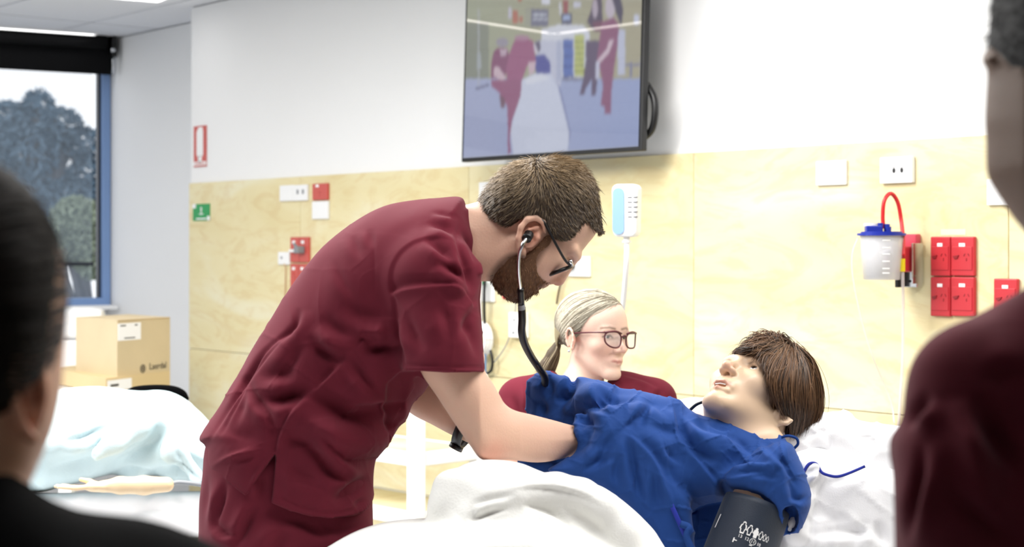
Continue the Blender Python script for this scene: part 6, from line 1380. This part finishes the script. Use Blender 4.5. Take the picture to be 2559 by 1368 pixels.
# mattress and frame
f = Fld((-260, 1205, -360), (720, 1420, 330), 8)
f.add(slab([(-240, 1236), (-100, 1232), (100, 1233), (300, 1230), (510, 1228), (690, 1226), (700, 1240), (700, 1330), (690, 1345), (-240, 1345), (-250, 1300)], 0, 310, 16, 0), 0)
V, Fc = f.mesh(2)
V = folds(V, Fc, [([(310, 1290), (380, 1276), (440, 1282)], 7, 8, 'fold'), ([(220, 1240), (206, 1258), (190, 1270)], 6, 8, 'fold'), ([(430, 1232), (450, 1250), (480, 1262)], 6, 7, 'fold'), ([(180, 1250), (220, 1280), (300, 1300)], 12, 8, 'fold'), ([(360, 1250), (380, 1236), (376, 1228)], 5, 6, 'fold')])
mo = Q(250, 1345, 0, DK); mo.z = 0; e = empty('hospital_bed', mo); tag(e, 'second bed with a white sheeted mattress at the left', 'bed')
surf('mattress', V, Fc, DK, M['sheet'], e, None, mo)
zt = Q(250, 1345, 0, DK).z
part(e, 'bed_frame', M['whitemetal'], lambda q: q.box((0, 0, zt-.05), (1.08, .66, .08), .01))
for sx in (-.48, .48):
    for sy in (-.27, .27): part(e, 'leg', M['whitemetal'], lambda q: q.box((sx, sy, (zt-.08)/2), (.04, .04, zt-.08), .003))
# black backrest edge behind the blanket
f = Fld((290, 945, 140), (490, 1010, 260), 4); f.add(slab([(310, 985), (330, 968), (380, 962), (430, 964), (458, 974), (470, 990), (460, 1004), (320, 1004)], 205, 40, 14)); V, Fc = f.mesh(2)
bo2 = Q(390, 985, 205, DK); o = surf('cushion', V, Fc, DK, M['blackfab'], None, None, bo2); tag(o, 'black cushion edge showing behind the pale blue blanket', 'cushion')
# ---------------------------------------------------------------- cardboard boxes on a bench under the window
def slantbox(name, cx_, yb, yt, xl, xr, dc, dl, dr, label, m=M['card']):
    a = P(cx_, yb, dc); b = P(xr, yb, dr); c = P(xl, yb, dl); zb = a.z; h = (yb-yt)/F*dc; b.z = c.z = zb; dd = b+c-a
    o = a.copy(); e = empty(name, o); tag(e, label, 'box', 'cardboard boxes under the window')
    base = [v-o for v in (a, b, dd, c)]
    q = MB(); q.add([v[:] for v in base]+[(v+Vector((0, 0, h)))[:] for v in base], [[3, 2, 1, 0], [4, 5, 6, 7], [0, 1, 5, 4], [1, 2, 6, 5], [2, 3, 7, 6], [3, 0, 4, 7]]); q.build('carton', m, e)
    X1 = (base[1]).normalized(); X2 = (base[3]).normalized(); return e, base, h, X1, X2
zb_ = P(300, 965, 6.6).z
e, base, h, X1, X2 = slantbox('cardboard_box', 293, 945, 801, 190, 425, 6.45, 6.75, 6.75, 'large brown cardboard box with a white label, on top of a flat box')
n1_ = Vector((X1.y, -X1.x, 0)); L1 = base[1].length
def onface(x, z, w_, hh, m, name, th=.002):
    q = MB(); c = X1*x+n1_*(th/2)+Vector((0, 0, z)); 
    vs_ = [c+X1*a*w_/2+Vector((0, 0, b*hh/2))+n1_*d*th/2 for d in (-1, 1) for a, b in ((-1, -1), (1, -1), (1, 1), (-1, 1))]
    q.add([v[:] for v in vs_], [[3, 2, 1, 0], [4, 5, 6, 7], [0, 1, 5, 4], [1, 2, 6, 5], [2, 3, 7, 6], [3, 0, 4, 7]]); return q.build(name, m, e)
onface(L1*.22, h*.79, L1*.42, h*.3, M['paper'], 'paper_label')
onface(L1*.1, h*.90, L1*.1, h*.02, M['ink'], 'label_print', .003); onface(L1*.34, h*.90, L1*.05, h*.02, M['ink'], 'label_print', .003); onface(L1*.22, h*.68, L1*.2, h*.018, M['ink'], 'label_print', .003)
onface(L1*.5, h*.992, L1*.98, h*.012, mat('packing tape', '#b79a70', .4), 'packing_tape')
Xt = X1; Yt = Vector((0, 0, 1)); c = X1*(L1*.76)+n1_*.001+Vector((0, 0, h*.085))
Mx = Matrix(((Xt.x, Yt.x, n1_.x, c.x), (Xt.y, Yt.y, n1_.y, c.y), (Xt.z, Yt.z, n1_.z, c.z), (0, 0, 0, 1)))
text_obj('printed_name', 'Laerdal', .038, Mx, M['ink'], e)
q = MB(); 
for r0_, r1_ in ((.017, .013), (.009, .004)):
    vs_ = []; n = 20
    cc_2 = X1*(L1*.47)+n1_*.0015+Vector((0, 0, h*.115))
    for i in range(n):
        for r in (r0_, r1_): t = 2*math.pi*i/n; vs_.append((cc_2+X1*r*math.cos(t)+Vector((0, 0, r*math.sin(t))))[:])
    q.add(vs_, [[2*i, 2*i+1, (2*i+3) % (2*n), (2*i+2) % (2*n)] for i in range(n)])
o = q.build('printed_emblem', M['ink'], e); o['kind'] = 'thing'
e2_, base2, h2, _, _ = slantbox('cardboard_box', 265, 985, 947, 120, 425, 6.35, 6.9, 6.75, 'flat brown cardboard box lying under the large one', mat('light cardboard', '#d6bf92', .85))
e = e2_; base = base2; X1 = base2[1].normalized(); n1_ = Vector((X1.y, -X1.x, 0)); L1 = base2[1].length
onface(L1*.2, h2*.5, L1*.36, h2*.7, M['paper'], 'paper_label'); onface(L1*.12, h2*.5, L1*.12, h2*.15, M['ink'], 'label_print', .003)
f = Fld((130, 750, -60), (280, 860, 60), 5); f.add(slab([(152, 790), (160, 772), (200, 768), (250, 770), (262, 785), (262, 848), (155, 848), (150, 830)], 0, 44, 14)); V, Fc = f.mesh(2)
to = Q(200, 848, 0, 7.3); o = surf('storage_tub', V, Fc, 7.3, M['white'], None, None, to); tag(o, 'white rounded tub behind the cardboard box below the window', 'tub')
be = empty('bench', (P(200, 985, 6.9).x-.2, 7.0, 0)); ztb = P(265, 985, 6.35).z-.004; tag(be, 'white bench under the window carrying the cardboard boxes', 'bench')
part(be, 'bench_top', M['white'], lambda q: q.box((-.16, .05, ztb-.02), (1.0, 1.4, .04), .003))
for sx in (-.6, .28):
    for sy in (-.6, .7): part(be, 'leg', M['whitemetal'], lambda q: q.box((sx, sy, (ztb-.04)/2), (.05, .05, ztb-.04)))
tb_h = to.z-ztb
q = MB(); q.box((-.1, .45, ztb+tb_h/2), (.7, .5, max(tb_h-.002, .01)), .005); o = q.build('riser', M['white'], be)
# ---------------------------------------------------------------- white trolley in front of the plywood
Cn_ = P(1040, 1150, 5.2); ztr = Cn_.z
e = empty('shelf_trolley', (Cn_.x, Cn_.y, 0)); tag(e, 'white framed trolley with pale wooden shelves standing by the plywood wall', 'trolley')
rd = Vector((.178, .17, 0)); rd = rd.normalized(); ld = Vector((-rd.y, rd.x, 0)); RW, LW = .27, .62
def tp_(a, b, z): v = rd*a+ld*b; return (v.x, v.y, z)
ra = math.atan2(rd.y, rd.x); MR = Matrix.Rotation(ra, 4, 'Z')
ps = .045; zt2 = ztr+.26; zlow = EYE-(1300-CY)/F*5.2
for a in (0, RW):
    for b in (0, LW): part(e, 'post', M['whitemetal'], lambda q: q.box((a, b, zt2/2), (ps, ps, zt2), .004, MR))
for z in (ztr, zlow-.0):
    for a in (0, RW): part(e, 'rail', M['whitemetal'], lambda q: q.box((a, LW/2, z), (ps*.8, LW-ps, .042), .003, MR))
    for b in (0, LW): part(e, 'rail', M['whitemetal'], lambda q: q.box((RW/2, b, z), (RW-ps, ps*.8, .042), .003, MR))
    part(e, 'shelf', M['ply'], lambda q: q.box((RW/2, LW/2, z+.014), (RW-.04, LW-.04, .012), .001, MR))
